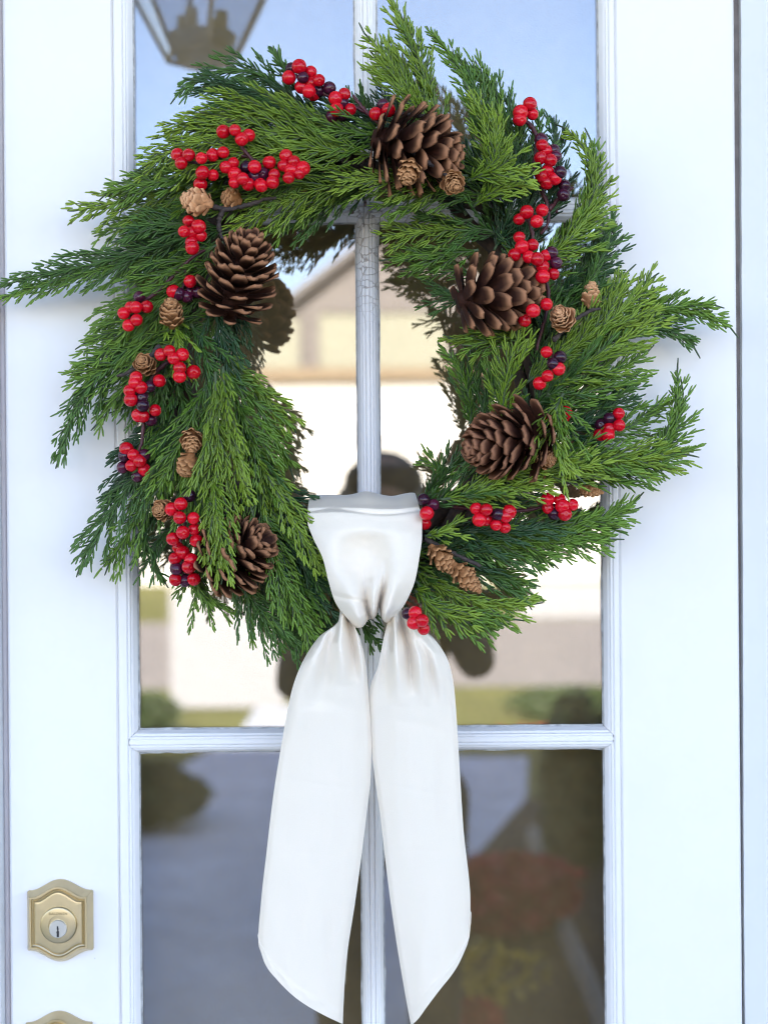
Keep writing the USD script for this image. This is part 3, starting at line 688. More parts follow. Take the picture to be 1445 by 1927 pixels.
# ------------------------------------------------------------------ berries: centres, d = dark
BER = {
 'a': '420,247 442,244 468,254 455,261', 'b': '334,290 355,291 379,297 400,291 420,286 341,306 381,324 401,329 377,346',
 'c': '425,314 439,306 442,327 464,314d 479,313 457,336 479,332d 441,343 467,346 490,346 507,305 495,326d 516,328 513,342 492,349',
 'd': '538,292 533,311 548,320 543,334 563,326 553,304 570,316',
 'e': '544,145 548,128d 563,124 585,134 570,145d 600,150 587,156 567,163 581,171 599,170d 590,178 620,165d', 'f': '631,184 648,176 633,205 659,205 625,219d 643,216d 644,193d', 'g': '707,213 721,196d 731,206',
 'h': '979,211 997,195 1002,214 978,224', 'i': '1018,262d 1020,273 1042,282d 1017,296 1036,301 1027,283 1046,293d 1030,321 1054,323d 1019,331 1044,335 1028,343 1062,348d 1060,366d',
 'j': '991,398 977,412 1020,395 1010,416', 'k': '977,446 982,464 1002,460 968,479 995,483 1011,487 1027,480 1038,475d 1046,494d 1021,501 1021,520 1041,515',
 'l': '1028,572 1003,584 987,603', 'm': '1028,662 1054,672d 1040,684d 1051,694 1030,707 1015,721', 'n': '1063,777 1057,788 1033,793', 'o': '1164,778 1146,787d 1131,799d 1165,800 1146,807 1143,819 1128,819',
 'p': '797,940d 815,950d 803,966 799,985', 'q': '896,957 915,959 936,968d 958,963 951,971 902,978 914,978 933,988 950,993', 'r': '1030,940 1053,940 1031,956 1058,952 1077,950 1043,967d 1063,968',
 's': '767,1155d 781,1153 794,1168 779,1172 797,1184', 't': '355,415 346,435 361,437 374,426 378,443 360,455 362,466', 'u': '358,529 326,548 337,553d 359,549d 352,558d 372,549d',
 'v': '262,558d 233,589 246,578 256,578 276,577 257,602 242,612', 'w': '303,667 319,660 327,674 343,667 338,692 364,700 338,708',
 'x': '256,710 253,720 244,735 265,729 246,752 282,727d 267,748d 269,763d 300,716', 'y': '261,781 269,783 292,772 284,790d', 'z': '238,845 234,858d 251,856 231,880d 247,876 272,856d 263,867 271,884 259,897d',
 'aa': '357,933d 340,948 323,958 338,974 364,975 366,996 344,1002 325,1014 369,1017', 'ab': '335,1030 344,1040 329,1051 360,1054 355,1067 332,1071d 365,1090 330,1091 349,1093d'}
BH = {'s': .140, 'r': .095, 'o': .08, 'n': .095, 'e': .075, 'f': .09, 'g': .105, 'h': .085, 'i': .10, 'k': .125, 'c': .115, 'd': .12, 'aa': .115, 'ab': .10, 'z': .085, 'y': .095, 'x': .105, 'v': .10, 'u': .095, 'w': .115, 'l': .13, 'm': .125, 'p': .10}
ico = trimesh.creation.icosphere(3)
br = np.random.default_rng(5)
for key, txt in BER.items():
    h = BH.get(key, 0.11); x = empty('berry_cluster', wreath)
    pts, dark = [], []
    for w_ in txt.split():
        dk = w_.endswith('d'); a, b = map(float, w_.rstrip('d').split(','))
        pts.append((a, b)); dark.append(dk)
    pts = np.array(pts); cen = pts.mean(0); far = np.linalg.norm(pts - cen, axis=1); far = far / max(far.max(), 1)
    stems = []
    spine = pts[np.argsort((pts - cen) @ np.linalg.svd(pts - cen)[2][0])]
    sp = bez([P(*(spine[:2].mean(0)), h - 0.016), P(*cen, h - 0.013), P(*(spine[-2:].mean(0)), h - 0.016)], 14)
    stems.append(tube(sp, 0.0015, 6))
    for k, (a, b) in enumerate(pts):
        rr = (br.uniform(11.2, 14.0) if not dark[k] else br.uniform(11.2, 13.0)) * (1.12 if key == 'h' and k == 0 else 1.0)
        hh = h + 0.006 * (1 - far[k]) + br.uniform(-0.005, 0.006) - (0.004 if dark[k] else 0)
        c = P(a, b, hh); r = rr * (1.45 - hh) / F
        d = unit(sp[np.argmin(np.linalg.norm(sp - c, axis=1))] - c)
        # a berry: slightly flattened, drawn in at the stalk and with a small blossom-end dimple
        v = ico.vertices * (1 + 0.06 * (meshkit.noise(ico.vertices * 1.3 + 10 + br.uniform(0, 50, 3)) - .5))[:, None]
        z = v @ d
        ax2 = unit(-d + br.normal(0, .5, 3)); zz = v @ ax2
        rad_ = 1 - 0.05 * z ** 2 - 0.10 * np.clip((z - .9) / .1, 0, 1) - 0.10 * np.clip((zz - 0.965) / 0.035, 0, 1)
        obj('berry', (c + v * rad_[:, None] * r, ico.faces), 'berry_dark' if dark[k] else 'berry_red', x, True)
        e = sp[np.argmin(np.linalg.norm(sp - c, axis=1))]
        stems.append(tube(bez([e, (e + c) / 2 + [0, 0.003, -0.001], c + d * r * 0.8], 6), 0.0009, 5))
    obj('stem', cat_meshes(stems), 'berry_stem', x, True)
# the longer maroon stems that join the clusters
for pts, hh in (([(715, 232), (690, 210), (664, 178)], .095), ([(600, 168), (630, 185), (690, 212), (720, 240)], .075), ([(983, 225), (1003, 240), (1010, 265), (1005, 300), (1015, 340)], .08), ([(1015, 345), (1026, 375), (1032, 398), (1018, 440)], .08), ([(1032, 395), (1055, 370), (1078, 352)], .08), ([(1060, 370), (1050, 380), (1048, 400)], .075),
                ([(262, 570), (300, 545), (345, 500), (385, 470)], .09), ([(350, 500), (349, 520), (342, 548)], .09), ([(795, 950), (860, 955), (930, 962), (1030, 950)], .082), ([(320, 680), (290, 705), (272, 770), (262, 850)], .09), ([(440, 250), (455, 275), (480, 305), (500, 320)], .105), ([(400, 300), (430, 290), (470, 295), (500, 320)], .10),
                ([(1000, 500), (1030, 540), (1025, 600), (1010, 660)], .09), ([(345, 930), (340, 1000), (345, 1090)], .095), ([(985, 400), (1000, 430), (1000, 470)], .095)):
    c = bez([P(x, y, hh) for x, y in pts], 22) + rng.normal(0, 0.00025, (22, 3))
    obj('berry_stem', tube(c, np.linspace(0.0022, 0.0013, 22) * br.uniform(.85, 1.2, 22), 7), 'berry_stem', wreath, True)

# wire hanger from the ring up to a nail in the muntin
hk = empty('hanger', label='small rusty wire hook holding the wreath on the muntin', cat='hook')
obj('nail', trimesh.creation.cylinder(0.0016, 0.012, sections=12, transform=trimesh.transformations.translation_matrix(P(687, 383, 0.008)) @ trimesh.transformations.rotation_matrix(np.pi / 2, [1, 0, 0])), 'steel_wire', hk)
obj('wire', tube(bez([P(687, 381, 0.012), P(684, 362, 0.02), P(680, 330, .035), P(684, 300, .045)], 16), 0.0009, 6), 'steel_wire', hk, True)

# ------------------------------------------------------------------ ribbon
ribbon = empty('ribbon_bow', label='cream satin ribbon knotted round the bottom of the wreath with two long tails', cat='ribbon')


def curve(pairs): a = np.array(pairs, float); return PchipInterpolator(a[:, 0], a[:, 1], extrapolate=True)


def sheet(name, X, Y, H, thick=0.0009, curl=None):
    """Cloth from grids of photo positions X, Y and height H off the door, with real thickness."""
    nv, nu = X.shape
    pts = np.array([[P(X[j, i], Y[j, i], H[j, i]) for i in range(nu)] for j in range(nv)])
    dv, du = np.gradient(pts, axis=0), np.gradient(pts, axis=1)
    nrm = unit(np.cross(du, dv)); nrm *= np.sign((nrm * [0, -1, 0]).sum(-1).mean() or 1)
    A = pts.reshape(-1, 3); Bk = (pts - nrm * thick).reshape(-1, 3); n = nv * nu; f = []
    idx = np.arange(n).reshape(nv, nu)
    q = np.stack([idx[:-1, :-1], idx[1:, :-1], idx[1:, 1:], idx[:-1, 1:]], -1).reshape(-1, 4)
    f = [q[:, [0, 1, 2]], q[:, [0, 2, 3]], q[:, [0, 2, 1]] + n, q[:, [0, 3, 2]] + n]
    rim = np.r_[idx[0, :], idx[1:, -1], idx[-1, -2::-1], idx[-2:0:-1, 0]]
    nx = np.roll(rim, -1)
    f += [np.stack([rim, rim + n, nx + n], -1), np.stack([rim, nx + n, nx], -1)]
    m = trimesh.Trimesh(np.vstack([A, Bk]), np.vstack(f), process=False)
    m.fix_normals()
    return obj(name, m, 'satin', ribbon, 50)


def gauss(d, s): return np.exp(-(d / s) ** 2)


def tail(name, left, right, ybot, ytop, folds, hbase, seed, hem=True):
    nu, nv = 90, 260
    u = np.linspace(0, 1, nu)[None]; v = np.linspace(0, 1, nv)[:, None] ** 1.15
    yb, xl, xr = curve(ybot), curve(left), curve(right)
    Yb = yb(u); Y = ytop + v * (Yb - ytop) + 0 * u
    XLc, XRc = xl(Y), xr(Y)
    # the left and right edges each follow their own outline
    X = XLc + (XRc - XLc) * u
    hb = curve(hbase)
    H = hb(Y)
    full = np.clip((Y - ytop) / 150, 0, 1); full = full * full * (3 - 2 * full)
    # a hanging tail is a shallow arch from side to side, its edges turned back a little
    H = H + 0.010 * full * (1 - (2 * u - 1) ** 2) - 0.003 * (gauss(u, 0.03) + gauss(1 - u, 0.03)) * np.clip((Y - ytop) / 60, 0, 1)
    for pl, amp, s0, s1 in folds:
        q = np.array(pl, float); t = (Y - q[0, 1]) / (q[-1, 1] - q[0, 1])
        cx = np.interp(Y, q[:, 1], q[:, 0])
        env = np.clip(t * 6 + 0.6, 0, 1) * np.clip((1 - t) * 2.2, 0, 1)
        env = np.where(t < 0, np.clip(1 + t * 4, 0, 1) * 0.6, env)
        H = H + amp * env * gauss(X - cx, s0 + (s1 - s0) * np.clip(t, 0, 1))
    nz = meshkit.fbm(np.stack([X * 0.012, Y * 0.004, 0 * X + seed], -1), 3, seed) - 0.5
    H = H + 0.010 * nz * full
    # faint creases from folding, and the turned hem with its stitched line
    for yc, tl, am in ((1475, .06, .0003), (1612, -.03, .00025), (1322, .25, .0010)):
        H = H - am * gauss(Y - yc - tl * (X - 600) - 6 * np.sin(u * 4 + yc), 5 if yc > 1400 else 12) * full * np.clip(1.3 - np.abs(2 * u - 1) * 1.2, 0, 1)
    if hem:
        e = (1 - v) * (Yb - ytop)
        H = H + 0.0016 * np.clip((26 - e) / 3, 0, 1) - 0.0011 * gauss(e - 22, 1.8) + 0.0009 * gauss(e - 13 + 3 * np.sin(X * .05), 5) * np.sin(X * 0.11 + Y * .07)
    return sheet(name, X, Y, H), (X, Y, H)


LT = tail('left_tail', [(1140, 640), (1167, 637), (1200, 599), (1255, 565), (1300, 549), (1400, 530), (1500, 514), (1600, 502), (1700, 491), (1770, 486), (1800, 489), (1927, 490)],
          [(1140, 664), (1167, 664), (1200, 677), (1255, 689), (1300, 693), (1400, 699), (1470, 697), (1530, 690), (1620, 679), (1700, 668), (1800, 653), (1860, 648), (1935, 645)],
          [(0, 1782), (.05, 1812), (.2, 1845), (.45, 1882), (.75, 1910), (1, 1928)], 1135,
          [([(655, 1150), (662, 1215), (670, 1285)], -0.013, 5, 11), ([(668, 1160), (680, 1240), (690, 1330)], 0.006, 8, 12), ([(645, 1150), (640, 1210), (648, 1290)], 0.015, 8, 18), ([(630, 1160), (600, 1230), (575, 1330)], 0.008, 8, 20), ([(622, 1190), (612, 1240), (600, 1340)], -0.006, 7, 30), ([(590, 1230), (560, 1300), (548, 1420)], 0.004, 8, 16)],
          [(1135, .088), (1180, .098), (1230, .105), (1300, .094), (1400, .080), (1600, .064), (1935, .05)], 3)
RT = tail('right_tail', [(1140, 735), (1167, 730), (1200, 722), (1255, 711), (1290, 697), (1310, 694), (1400, 698), (1470, 706), (1530, 715), (1620, 725), (1700, 735), (1830, 755), (1935, 774)],
          [(1140, 752), (1167, 768), (1200, 815), (1255, 847), (1300, 855), (1400, 862), (1560, 872), (1700, 885), (1760, 885), (1800, 878), (1935, 873)],
          [(0, 1930), (.12, 1922), (.35, 1895), (.6, 1862), (.80, 1833), (.92, 1806), (.975, 1782), (1, 1745)], 1135,
          [([(752, 1150), (768, 1220), (777, 1310)], -0.012, 5, 8), ([(742, 1150), (745, 1230), (752, 1330)], 0.015, 8, 16), ([(762, 1160), (790, 1230), (800, 1330)], 0.014, 7, 14), ([(768, 1170), (815, 1230), (838, 1330)], 0.007, 8, 16), ([(765, 1180), (802, 1240), (818, 1330)], -0.006, 7, 14), ([(735, 1180), (726, 1240), (722, 1330)], -0.006, 8, 12)],
          [(1135, .088), (1180, .098), (1230, .105), (1300, .094), (1400, .080), (1600, .064), (1935, .05)], 8)

# the band over the ring: from behind the ring's top edge, over the front, gathered at the bottom
nu, nv = 110, 130
u = np.linspace(0, 1, nu)[None]; v = np.linspace(0, 1, nv)[:, None]
eL = curve([(0, 588), (.06, 584), (.14, 580), (.24, 578), (.36, 588), (.50, 607), (.66, 618), (.80, 629), (.90, 642), (1, 655)])
eR = curve([(0, 778), (.06, 781), (.14, 788), (.24, 794), (.36, 794), (.50, 789), (.66, 781), (.80, 768), (.90, 757), (1, 748)])
wavetop = 12 * gauss(u - .53, .12) + 6 * gauss(u - .98, .10) - 3 * gauss(u - .78, .07) + 1.5 * np.sin(9 * u)
ybot = 1150 + 27 * np.exp(-(np.abs(u - .19) / .21) ** 3.2) + 10 * gauss(u - .50, .08) - 14 * gauss(u - .64, .035) + 17 * np.exp(-(np.abs(u - .82) / .15) ** 3.2)
vy = curve([(0, 940), (.05, 932), (.14, 952), (.24, 978), (.36, 1010), (.5, 1050), (.66, 1092), (.8, 1124), (.9, 1142), (1, 1150)])
vh = curve([(0, .030), (.05, .062), (.10, .085), (.14, .098), (.17, .107), (.24, .114), (.36, .122), (.5, .128), (.66, .130), (.8, .126), (.9, .119), (1, .105)])
Y = vy(v) - wavetop * np.clip(1 - v * 6, 0, 1) + (ybot - 1150) * np.clip((v - .55) / .45, 0, 1) ** 1.5
X = eL(v) + (eR(v) - eL(v)) * u
H = vh(v) + 0 * u
H = H + 0.006 * gauss(u - .55, .20) * np.clip(1 - v * 5, 0, 1)
H = H - 0.012 * np.abs(2 * u - 1) ** 3 * np.clip(v * 4, 0.3, 1)
H = H - 0.021 * np.exp(-(((X - 686) / 44) ** 2 + ((Y - 1050) / 46) ** 2) ** 1.3) + 0.004 * gauss(X - 690, 70) * gauss(Y - 1000, 14)
g = np.clip((v - .50) / .42, 0, 1) ** 1.3
fan = (u - .55) / (1 - 0.25 * g) + .55
H = H + g * (0.017 * gauss(fan - .20, .15) - 0.018 * gauss(fan - .40, .050) + 0.011 * gauss(fan - .53, .060) - 0.021 * gauss(fan - .655, .034) + 0.016 * gauss(fan - .80, .10))
H = H - 0.004 * gauss(X - 660, 36) * gauss(Y - 1128 - (X - 660) * .25, 5) - 0.003 * gauss(Y - 962 + 4 * np.sin(u * 7), 4)
H = H + 0.0025 * (meshkit.fbm(np.stack([X * .02, Y * .02, 0 * X], -1), 3, 4) - .5)
# the lower edge rolls under
for k in range(10):
    e = (k + 1) / 10
    X = np.vstack([X, X[-1:] + (0.7 * (700 - X[-1:])) * 0.015]); Y = np.vstack([Y, Y[-1:] + 2.0 * math.cos(e * 2.6) - 0.3]); H = np.vstack([H, H[-1:] - 0.0042 * (0.5 + e)])
sheet('band', X, Y, H)

# ------------------------------------------------------------------ what the glass mirrors: porch, garden, street and the house across
mat('concrete', (0.52, 0.53, 0.56), 0.85, 0.16, 3.0, 0.3, 60)
mat('pale_concrete', (0.52, 0.49, 0.45), 0.85, 0.06, 2.0)
mat('road_surface', (0.27, 0.235, 0.21), 0.9, 0.10, 1.2)
mat('grass', (0.150, 0.145, 0.030), 0.9, 0.30, 2.0, 0.6, 30, dist=0.02)
mat('mulch', (0.034, 0.022, 0.015), 0.95, 0.5, 18, 0.8, 60, dist=0.02)
mat('siding', (0.62, 0.59, 0.54), 0.7, 0.03, 2.0)
mat('beige_siding', (0.18, 0.158, 0.145), 0.75, 0.05, 2.0)
mat('tan_trim', (0.23, 0.165, 0.10), 0.7, 0.05, 3.0)
mat('window_shade', (0.28, 0.27, 0.195), 0.6, 0.03, 2.0)
mat('roofing', (0.20, 0.18, 0.17), 0.9, 0.2, 6.0)
mat('own_siding', (0.66, 0.67, 0.68), 0.6, 0.03, 3.0)
mat('dark_green_door', (0.03, 0.05, 0.04), 0.5)
mat('bush_leaf', (0.045, 0.075, 0.022), 0.6, 0.5, 9.0)
mat('red_leaf', (0.34, 0.008, 0.030), 0.55, 0.5, 14.0)
mat('yellow_leaf', (0.40, 0.30, 0.025), 0.55, 0.4, 14.0)
mat('edging_stone', (0.17, 0.15, 0.125), 0.85, 0.2, 9.0)
mat('lantern_metal', (0.30, 0.28, 0.26), 0.5, 0.3, 40.0)
usdkit.material(stage, '/World/Looks/lantern_glass', {
    'l': ('layer_weight', {'blend': 0.5}), 'ma': ('math', {'math_type': 'multiply_add', 'value2': 0.25, 'value3': 0.04}),
    't': ('transparent_bsdf', {'color': (0.90, 0.91, 0.93)}), 'g': ('glossy_bsdf', {'roughness': 0.02, 'color': (1, 1, 1)}), 'm': ('mix_closure', {})},
    [('l.facing', 'ma.value1'), ('ma.value', 'm.fac'), ('t.BSDF', 'm.closure1'), ('g.BSDF', 'm.closure2')], surface='m.closure')
mat('candle_sleeve', (0.50, 0.42, 0.30), 0.6)
mat('dark_cloth', (0.025, 0.024, 0.026), 0.85, 0.3, 60)
mat('skin', (0.44, 0.27, 0.20), 0.5)
mat('hair', (0.030, 0.022, 0.018), 0.5, 0.4, 90)
mat('phone_black', (0.02, 0.02, 0.022), 0.25)


def flat(name, pts, m, z):
    """A ground sheet with its real outline, laid at height z."""
    pg = sg.Polygon([(p[0], p[1]) for p in pts])
    mm = trimesh.creation.triangulate_polygon(pg, engine='earcut')
    return obj(name, trimesh.Trimesh(np.c_[mm[0], np.full(len(mm[0]), z)], mm[1], process=False), m, kind='structure')


a = 300.0
flat('ground', [(-a, -a), (a, -a), (a, a), (-a, a)], 'grass', -0.03)
flat('road', [(-40, G(0, 1165)[1]), (40, G(0, 1165)[1]), (40, G(0, 1288)[1]), (-40, G(0, 1288)[1])], 'road_surface', -0.026)
flat('driveway', [G(318, 1100), G(520, 1096), G(540, 1260), G(530, 1325), G(318, 1325)], 'pale_concrete', -0.018)
flat('driveway', [(R(960, 0, 30)[0], -29), (R(1420, 0, 30)[0], -29), G(1420, 1163), G(980, 1163)], 'pale_concrete', -0.022)
flat('path', [G(445, 1372), G(480, 1322), G(600, 1322), G(640, 1415), G(990, 1420), G(980, 1600), G(760, 1640), (0.75, -2.0), (1.1, -1.2), (-1.3, -1.2), (-1.1, -2.2), G(200, 1560), G(340, 1430)], 'concrete', -0.022)
flat('flower_bed', [G(985, 1500), G(1400, 1500), (3.0, -1.3), (1.12, -1.3), G(860, 1930), G(850, 1650)], 'mulch', -0.018)
flat('flower_bed', [G(100, 1425), G(335, 1425), G(190, 1570), G(-300, 1650)], 'mulch', -0.014)
pb = obj('porch_floor', box(-1.8, 1.8, -1.2, 0.0 - 0.101, -0.10, -0.005), 'concrete', kind='structure')
obj('bed_edging', tube(bez([G(1000, 1570, .03), G(1030, 1690, .03), G(1075, 1800, .03), G(1140, 1960, .03)], 20), 0.035, 8), 'edging_stone', label='pale stone edging curving along the flower bed', cat='edging')


def bush(name, c, rx, rz, n, leaf, m, label, cat, seed, group=None):
    r = np.random.default_rng(seed)
    x = empty(name, label=label, cat=cat, group=group)
    d = unit(r.normal(size=(n, 3))); q = r.random(n) ** 0.4
    lump = 0.75 + 0.5 * meshkit.fbm(d * 2.2 + seed, 3, seed)
    p = d * (q * lump)[:, None] * [rx, rx, rz] + [0, 0, rz * 0.9]; p[:, 2] = np.abs(p[:, 2]); p += c
    e1 = unit(r.normal(size=(n, 3))); e2 = unit(np.cross(e1, r.normal(size=(n, 3)))); s = leaf * r.uniform(.6, 1.3, n)[:, None]
    V = np.stack([p - e1 * s, p + e2 * s * .45, p + e1 * s, p - e2 * s * .45], 1).reshape(-1, 3)
    i = np.arange(n)[:, None] * 4
    obj('foliage', trimesh.Trimesh(V, np.vstack([i + [0, 1, 2], i + [0, 2, 3]]), process=False), m, x, kind='stuff')
    obj('stems', cat_meshes([tube([c + [0, 0, -.02], c + [rx * .3 * math.cos(k), rx * .3 * math.sin(k), rz * .6], c + [rx * .6 * math.cos(k), rx * .6 * math.sin(k), rz * 1.3]], [.012, .008, .003], 5) for k in range(0, 6)]), 'vine', x)


bush('shrub', G(268, 1378), .26, .15, 1300, .03, 'bush_leaf', 'small dark shrub mirrored in the bottom left corner of the left middle pane', 'shrub', 1)
bush('shrub', G(1075, 1348), .50, .10, 2600, .03, 'bush_leaf', 'low wide green shrub mirrored at the lower right of the right middle pane', 'shrub', 2)
bush('shrub', G(1085, 1640), .17, .38, 2600, .03, 'bush_leaf', 'tall narrow green shrub mirrored in the upper right of the lower right pane', 'shrub', 3)
bush('shrub', G(275, 1545), .30, .15, 2600, .03, 'bush_leaf', 'dark green shrub mirrored in the top left of the lower left pane', 'shrub', 4)
bush('red_plant', G(940, 1740), .27, .13, 4200, .03, 'red_leaf', 'red leaved plant mirrored beside the ribbon in the lower right pane', 'plant', 5)
bush('red_plant', G(890, 1960), .07, .06, 500, .025, 'red_leaf', 'small red plant mirrored at the bottom edge beside the ribbon tail', 'plant', 6)
bush('yellow_plant', G(930, 1880), .17, .09, 170, .025, 'yellow_leaf', 'sparse yellow flowering plant mirrored between the two red plants', 'plant', 7)
bush('red_plant', G(1000, 1388), .35, .015, 160, .03, 'red_leaf', 'low reddish ground plant mirrored just above the cross muntin on the right', 'plant', 8)

# the house across the street, front towards us
HD = 32.0
def Hx(px): return R(px, 0, HD)[0]
def Hz(py): return R(0, py, HD)[2]
HY = R(0, 0, HD)[1]
hs = empty('house', label='cream two storey house with gable across the street mirrored in the glass', cat='house')
x0, x1 = Hx(120), Hx(1420)
obj('wall', box(x0, x1, HY - 8, HY, -0.05, Hz(715)), 'siding', hs)
obj('band_course', box(x0 - .05, x1 + .05, HY - 0.02, HY + 0.18, Hz(716), Hz(692)), 'tan_trim', hs)
gx = Hx(760)
gable = sg.Polygon([(Hx(392), Hz(690)), (Hx(1240), Hz(690)), (Hx(1240), Hz(640)), (gx, Hz(412)), (Hx(392), Hz(688))])
obj('gable_wall', poly_xz(gable, HY - 0.9, HY - 8), 'beige_siding', hs)
for (xa, za), (xb, zb) in (((Hx(350), Hz(708)), (gx, Hz(400))), ((gx, Hz(400)), (Hx(1280), Hz(640)))):
    obj('roof', poly_xz(sg.Polygon([(xa, za), (xb, zb), (xb, zb + .22), (xa, za + .22)]), HY - 0.6, HY - 8.4), 'roofing', hs)
for a_, b_, t_, q_ in ((430, 562, 585, 688), (600, 842, 578, 684), (880, 1000, 578, 684)):
    wn = obj('window', cat_meshes([box(Hx(a_) - .08, Hx(b_) + .08, HY - .9, HY - .78, Hz(q_) - .08, Hz(q_)), box(Hx(a_) - .08, Hx(b_) + .08, HY - .9, HY - .78, Hz(t_), Hz(t_) + .08), box(Hx(a_) - .08, Hx(a_), HY - .9, HY - .78, Hz(q_), Hz(t_)), box(Hx(b_), Hx(b_) + .08, HY - .9, HY - .78, Hz(q_), Hz(t_))]), 'beige_siding', hs)
    obj('shade', box(Hx(a_), Hx(b_), HY - .89, HY - .84, Hz(q_), Hz(t_)), 'window_shade', wn)
th = np.linspace(np.pi, 0, 30)
ao = [(Hx(700) + 1.62 * math.cos(t), Hz(905) + 0.86 * math.sin(t)) for t in th]; ai = [(Hx(700) + 1.54 * math.cos(t), Hz(905) + 0.79 * math.sin(t)) for t in th]
obj('arch_trim', poly_xz(sg.Polygon([(ao[0][0], 0)] + ao + [(ao[-1][0], 0), (ai[-1][0], 0)] + ai[::-1] + [(ai[0][0], 0)]), HY + 0.03, HY - .05), 'tan_trim', hs)
# our own house: walls beside the door, eaves and roof that shade the porch
own = empty('own_house', label='white house wall, porch ceiling and roof around the front door', cat='house')
obj('wall', box(-7, JL - .121, 0.02, 0.20, 0, 3.05), 'own_siding', own)
obj('wall', box(JR + .141, 7, 0.02, 0.20, 0, 3.05), 'own_siding', own)
obj('wall', box(JL - .12, JR + .14, 0.02, 0.20, DTOP + .141, 3.05), 'own_siding', own)
obj('porch_ceiling', box(-7, 7, -1.25, 0.20, 3.053, 3.12), 'own_siding', own)
obj('back_wall', box(-7, 7, 0.205, 8.0, 0, 3.05), 'own_siding', own)
prof2 = sg.Polygon([(-1.45, 3.13), (8.2, 3.13), (8.2, 5.0), (4.2, 8.0), (-1.45, 4.6)])
m = trimesh.creation.extrude_polygon(prof2, 14.2, engine='earcut'); vv = m.vertices.copy()
m.vertices = np.c_[vv[:, 2] - 7.1, vv[:, 0], vv[:, 1]]; m.fix_normals(); obj('roof', m, 'roofing', own)

# hanging lantern on the porch
LC = R(388, 0, 2.37); LC[2] = 0
lk = 2.37 / F
lz = lambda py: 1.5 - (py - CY) * lk
lan = empty('lantern', label='hanging porch lantern with tapered glass mirrored in the top left pane', cat='lantern')
ring6 = lambda r, z: [LC + [r * math.cos(a), r * math.sin(a), z] for a in np.arange(6) * np.pi / 3 + .25]
rb, rt = 70 * lk, 164 * lk
bot, top = ring6(rb, lz(104)), ring6(rt, lz(-70))
for p_, q_ in zip(bot, top): obj('bar', tube([p_, q_], .0045, 6), 'lantern_metal', lan, True)
for rg in (bot, top):
    obj('hoop', tube(rg + rg[:1], .005, 6), 'lantern_metal', lan)
for k in range(6):
    a_, b_, c_, d_ = bot[k], bot[(k + 1) % 6], top[(k + 1) % 6], top[k]
    nn = unit(np.cross(b_ - a_, d_ - a_)) * .0012
    ins = [q + (np.mean([a_, b_, c_, d_], 0) - q) * .03 for q in (a_, b_, c_, d_)]
    V = np.array([q + nn for q in ins] + [q - nn for q in ins])
    obj('glass', trimesh.Trimesh(V, [[0, 1, 2], [0, 2, 3], [4, 6, 5], [4, 7, 6], [0, 4, 5], [0, 5, 1], [1, 5, 6], [1, 6, 2], [2, 6, 7], [2, 7, 3], [3, 7, 4], [3, 4, 0]], process=False), 'lantern_glass', lan)


def lathe_z(pr, c):
    m_ = trimesh.creation.revolve(np.array(pr), sections=24); m_.apply_translation(c); return m_


obj('base_cup', lathe_z([(0, lz(118)), (40 * lk, lz(118)), (54 * lk, lz(100)), (66 * lk, lz(64)), (60 * lk, lz(62)), (0, lz(80))], LC), 'lantern_metal', lan, 30)
for k in range(4):
    q = LC + [.035 * math.cos(k * 1.57 + .4), .03 * math.sin(k * 1.57 + .4), 0]
    obj('candle', lathe_z([(0, lz(60)), (.010, lz(60)), (.010, lz(22)), (0, lz(20))], q), 'candle_sleeve', lan, 30)
obj('cap', lathe_z([(0, lz(-135)), (.012, lz(-135)), (.05, lz(-100)), (rt * 1.08, lz(-74)), (rt * 1.08, lz(-70)), (0, lz(-70))], LC), 'lantern_metal', lan, 30)
obj('chain', tube([LC + [0, 0, lz(-134)], LC + [0, 0, 3.052]], .004, 6), 'lantern_metal', lan)

# ------------------------------------------------------------------ the person taking the picture, mirrored as a dark shape behind the ribbon
def hull2(a, ra, b, rb):
    return m3.Manifold.hull(m3.Manifold.sphere(ra, 20).translate(tuple(a)) + m3.Manifold.sphere(rb, 20).translate(tuple(b)))


def chain(pts): return [hull2(pts[i][0], pts[i][1], pts[i + 1][0], pts[i + 1][1]) for i in range(len(pts) - 1)]


def solid(parts, edge, rounds):
    mm = m3.Manifold.batch_boolean(parts, m3.OpType.Add).refine_to_length(edge).to_mesh()
    t_ = trimesh.Trimesh(mm.vert_properties[:, :3], mm.tri_verts)
    trimesh.smoothing.filter_taubin(t_, iterations=rounds)
    return t_


py_ = -1.80
person = empty('person', label='person in dark clothing with raised elbows mirrored behind the ribbon', cat='person')
v3 = lambda x, y, z: np.array([x, y, z])
clothes = []
clothes += chain([(v3(0, py_, .86), .145), (v3(0, py_, 1.02), .125), (v3(0, py_, 1.22), .14)])
clothes += [hull2(v3(-.15, py_, 1.31), .06, v3(.15, py_, 1.31), .06), hull2(v3(0, py_, 1.22), .14, v3(-.13, py_, 1.30), .07), hull2(v3(0, py_, 1.22), .14, v3(.13, py_, 1.30), .07)]
for s in (-1, 1):
    clothes += chain([(v3(s * .165, py_, 1.31), .056), (v3(s * .195, py_ + .07, 1.135 if s < 0 else 1.18), .043), (v3(s * .085, -1.585, 1.37), .030)])
    clothes += chain([(v3(s * .085, py_, .86), .10), (v3(s * .10, py_ + .02, .48), .062), (v3(s * .11, py_ - .02, .10), .042)])
    clothes += chain([(v3(s * .11, py_ - .02, .045), .045), (v3(s * .13, py_ + .13, .032), .035)])
obj('clothing', solid(clothes, .03, 10), 'dark_cloth', person, True)
body = chain([(v3(0, py_, 1.33), .055), (v3(0, py_ + .01, 1.42), .05), (v3(0, py_ + .015, 1.50), .085)])
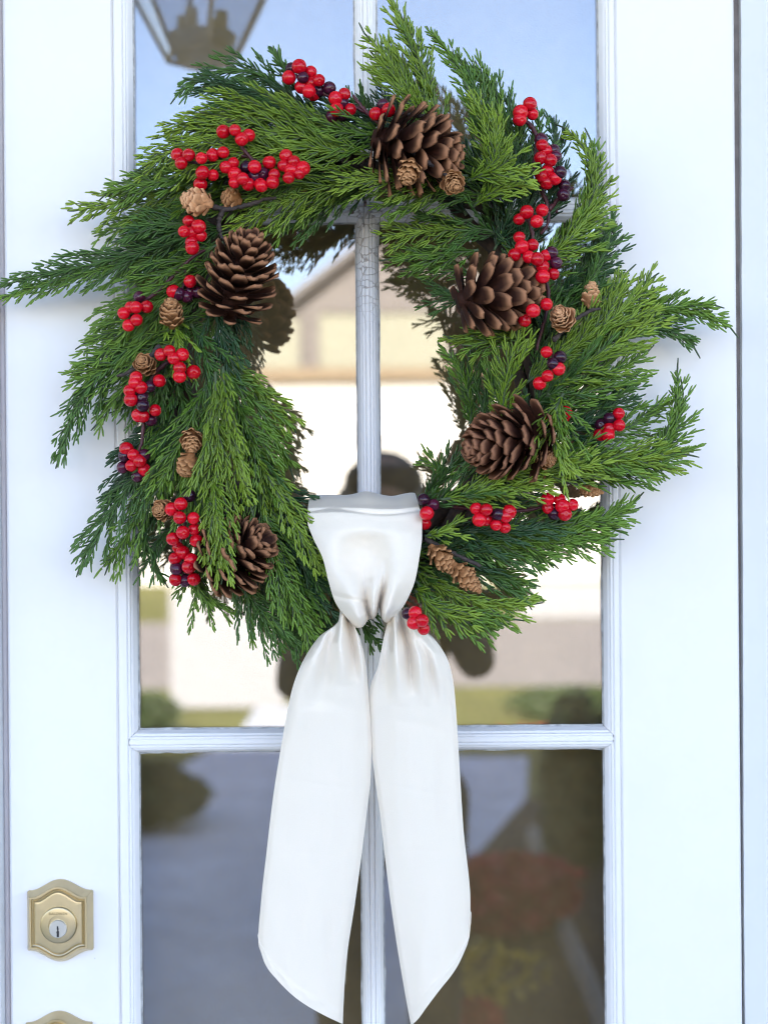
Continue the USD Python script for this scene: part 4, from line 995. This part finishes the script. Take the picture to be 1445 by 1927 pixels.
body += [hull2(v3(0, py_ + .012, 1.545), .078, v3(0, py_ + .03, 1.455), .055), m3.Manifold.sphere(.014, 16).translate((0, py_ + .115, 1.495)), hull2(v3(0, py_ + .095, 1.525), .009, v3(0, py_ + .113, 1.497), .012)]
for s in (-1, 1):
    body += [m3.Manifold.sphere(.02, 16).translate((s * .078, py_ + .005, 1.50)), hull2(v3(s * .085, -1.585, 1.37), .026, v3(s * .075, -1.535, 1.43), .024)]
    palm = v3(s * .078, -1.525, 1.455)
    body += [hull2(v3(s * .075, -1.535, 1.43), .022, v3(s * .080, -1.522, 1.475), .02)]
    for k in range(4):
        z_ = 1.445 + .018 * k; ln = (.85, 1.0, 1.0, .9)[k]
        body += chain([(palm + [0, .0, z_ - 1.455], .011), (v3(s * (.088), -1.505, z_ + .006), .0088), (v3(s * (.072), -1.490, z_ + .010), .0082), (v3(s * (.072 - .022 * ln), -1.488, z_ + .012), .0075)])
    body += chain([(palm + [0, -.005, -.012], .013), (v3(s * .060, -1.530, 1.450), .011), (v3(s * .035, -1.528, 1.462), .009)])
obj('body', solid(body, .008, 6), 'skin', person, True)
hair = solid([hull2(v3(0, py_ - .02, 1.545), .092, v3(0, py_ - .045, 1.44), .075), hull2(v3(-.07, py_ - .02, 1.53), .035, v3(-.085, py_ - .01, 1.33), .03), hull2(v3(.07, py_ - .02, 1.53), .035, v3(.085, py_ - .01, 1.33), .03), hull2(v3(-.05, py_ + .055, 1.57), .036, v3(.05, py_ + .055, 1.57), .036)], .012, 6)
obj('hair', hair, 'hair', person, True)
for s in (-1, 1):
    obj('eye', trimesh.creation.icosphere(2, .011).apply_translation([s * .032, py_ + .083, 1.520]), 'phone_black', person, True)
obj('mouth', trimesh.creation.icosphere(2, 1.0).apply_scale([.022, .006, .005]).apply_translation([0, py_ + .088, 1.455]), 'red_leaf', person, True)
ph = obj('phone', box(-.072, .072, -1.523, -1.514, 1.448, 1.520, .002), 'phone_black', label='black phone held up in both hands behind the knot of the ribbon', cat='phone')
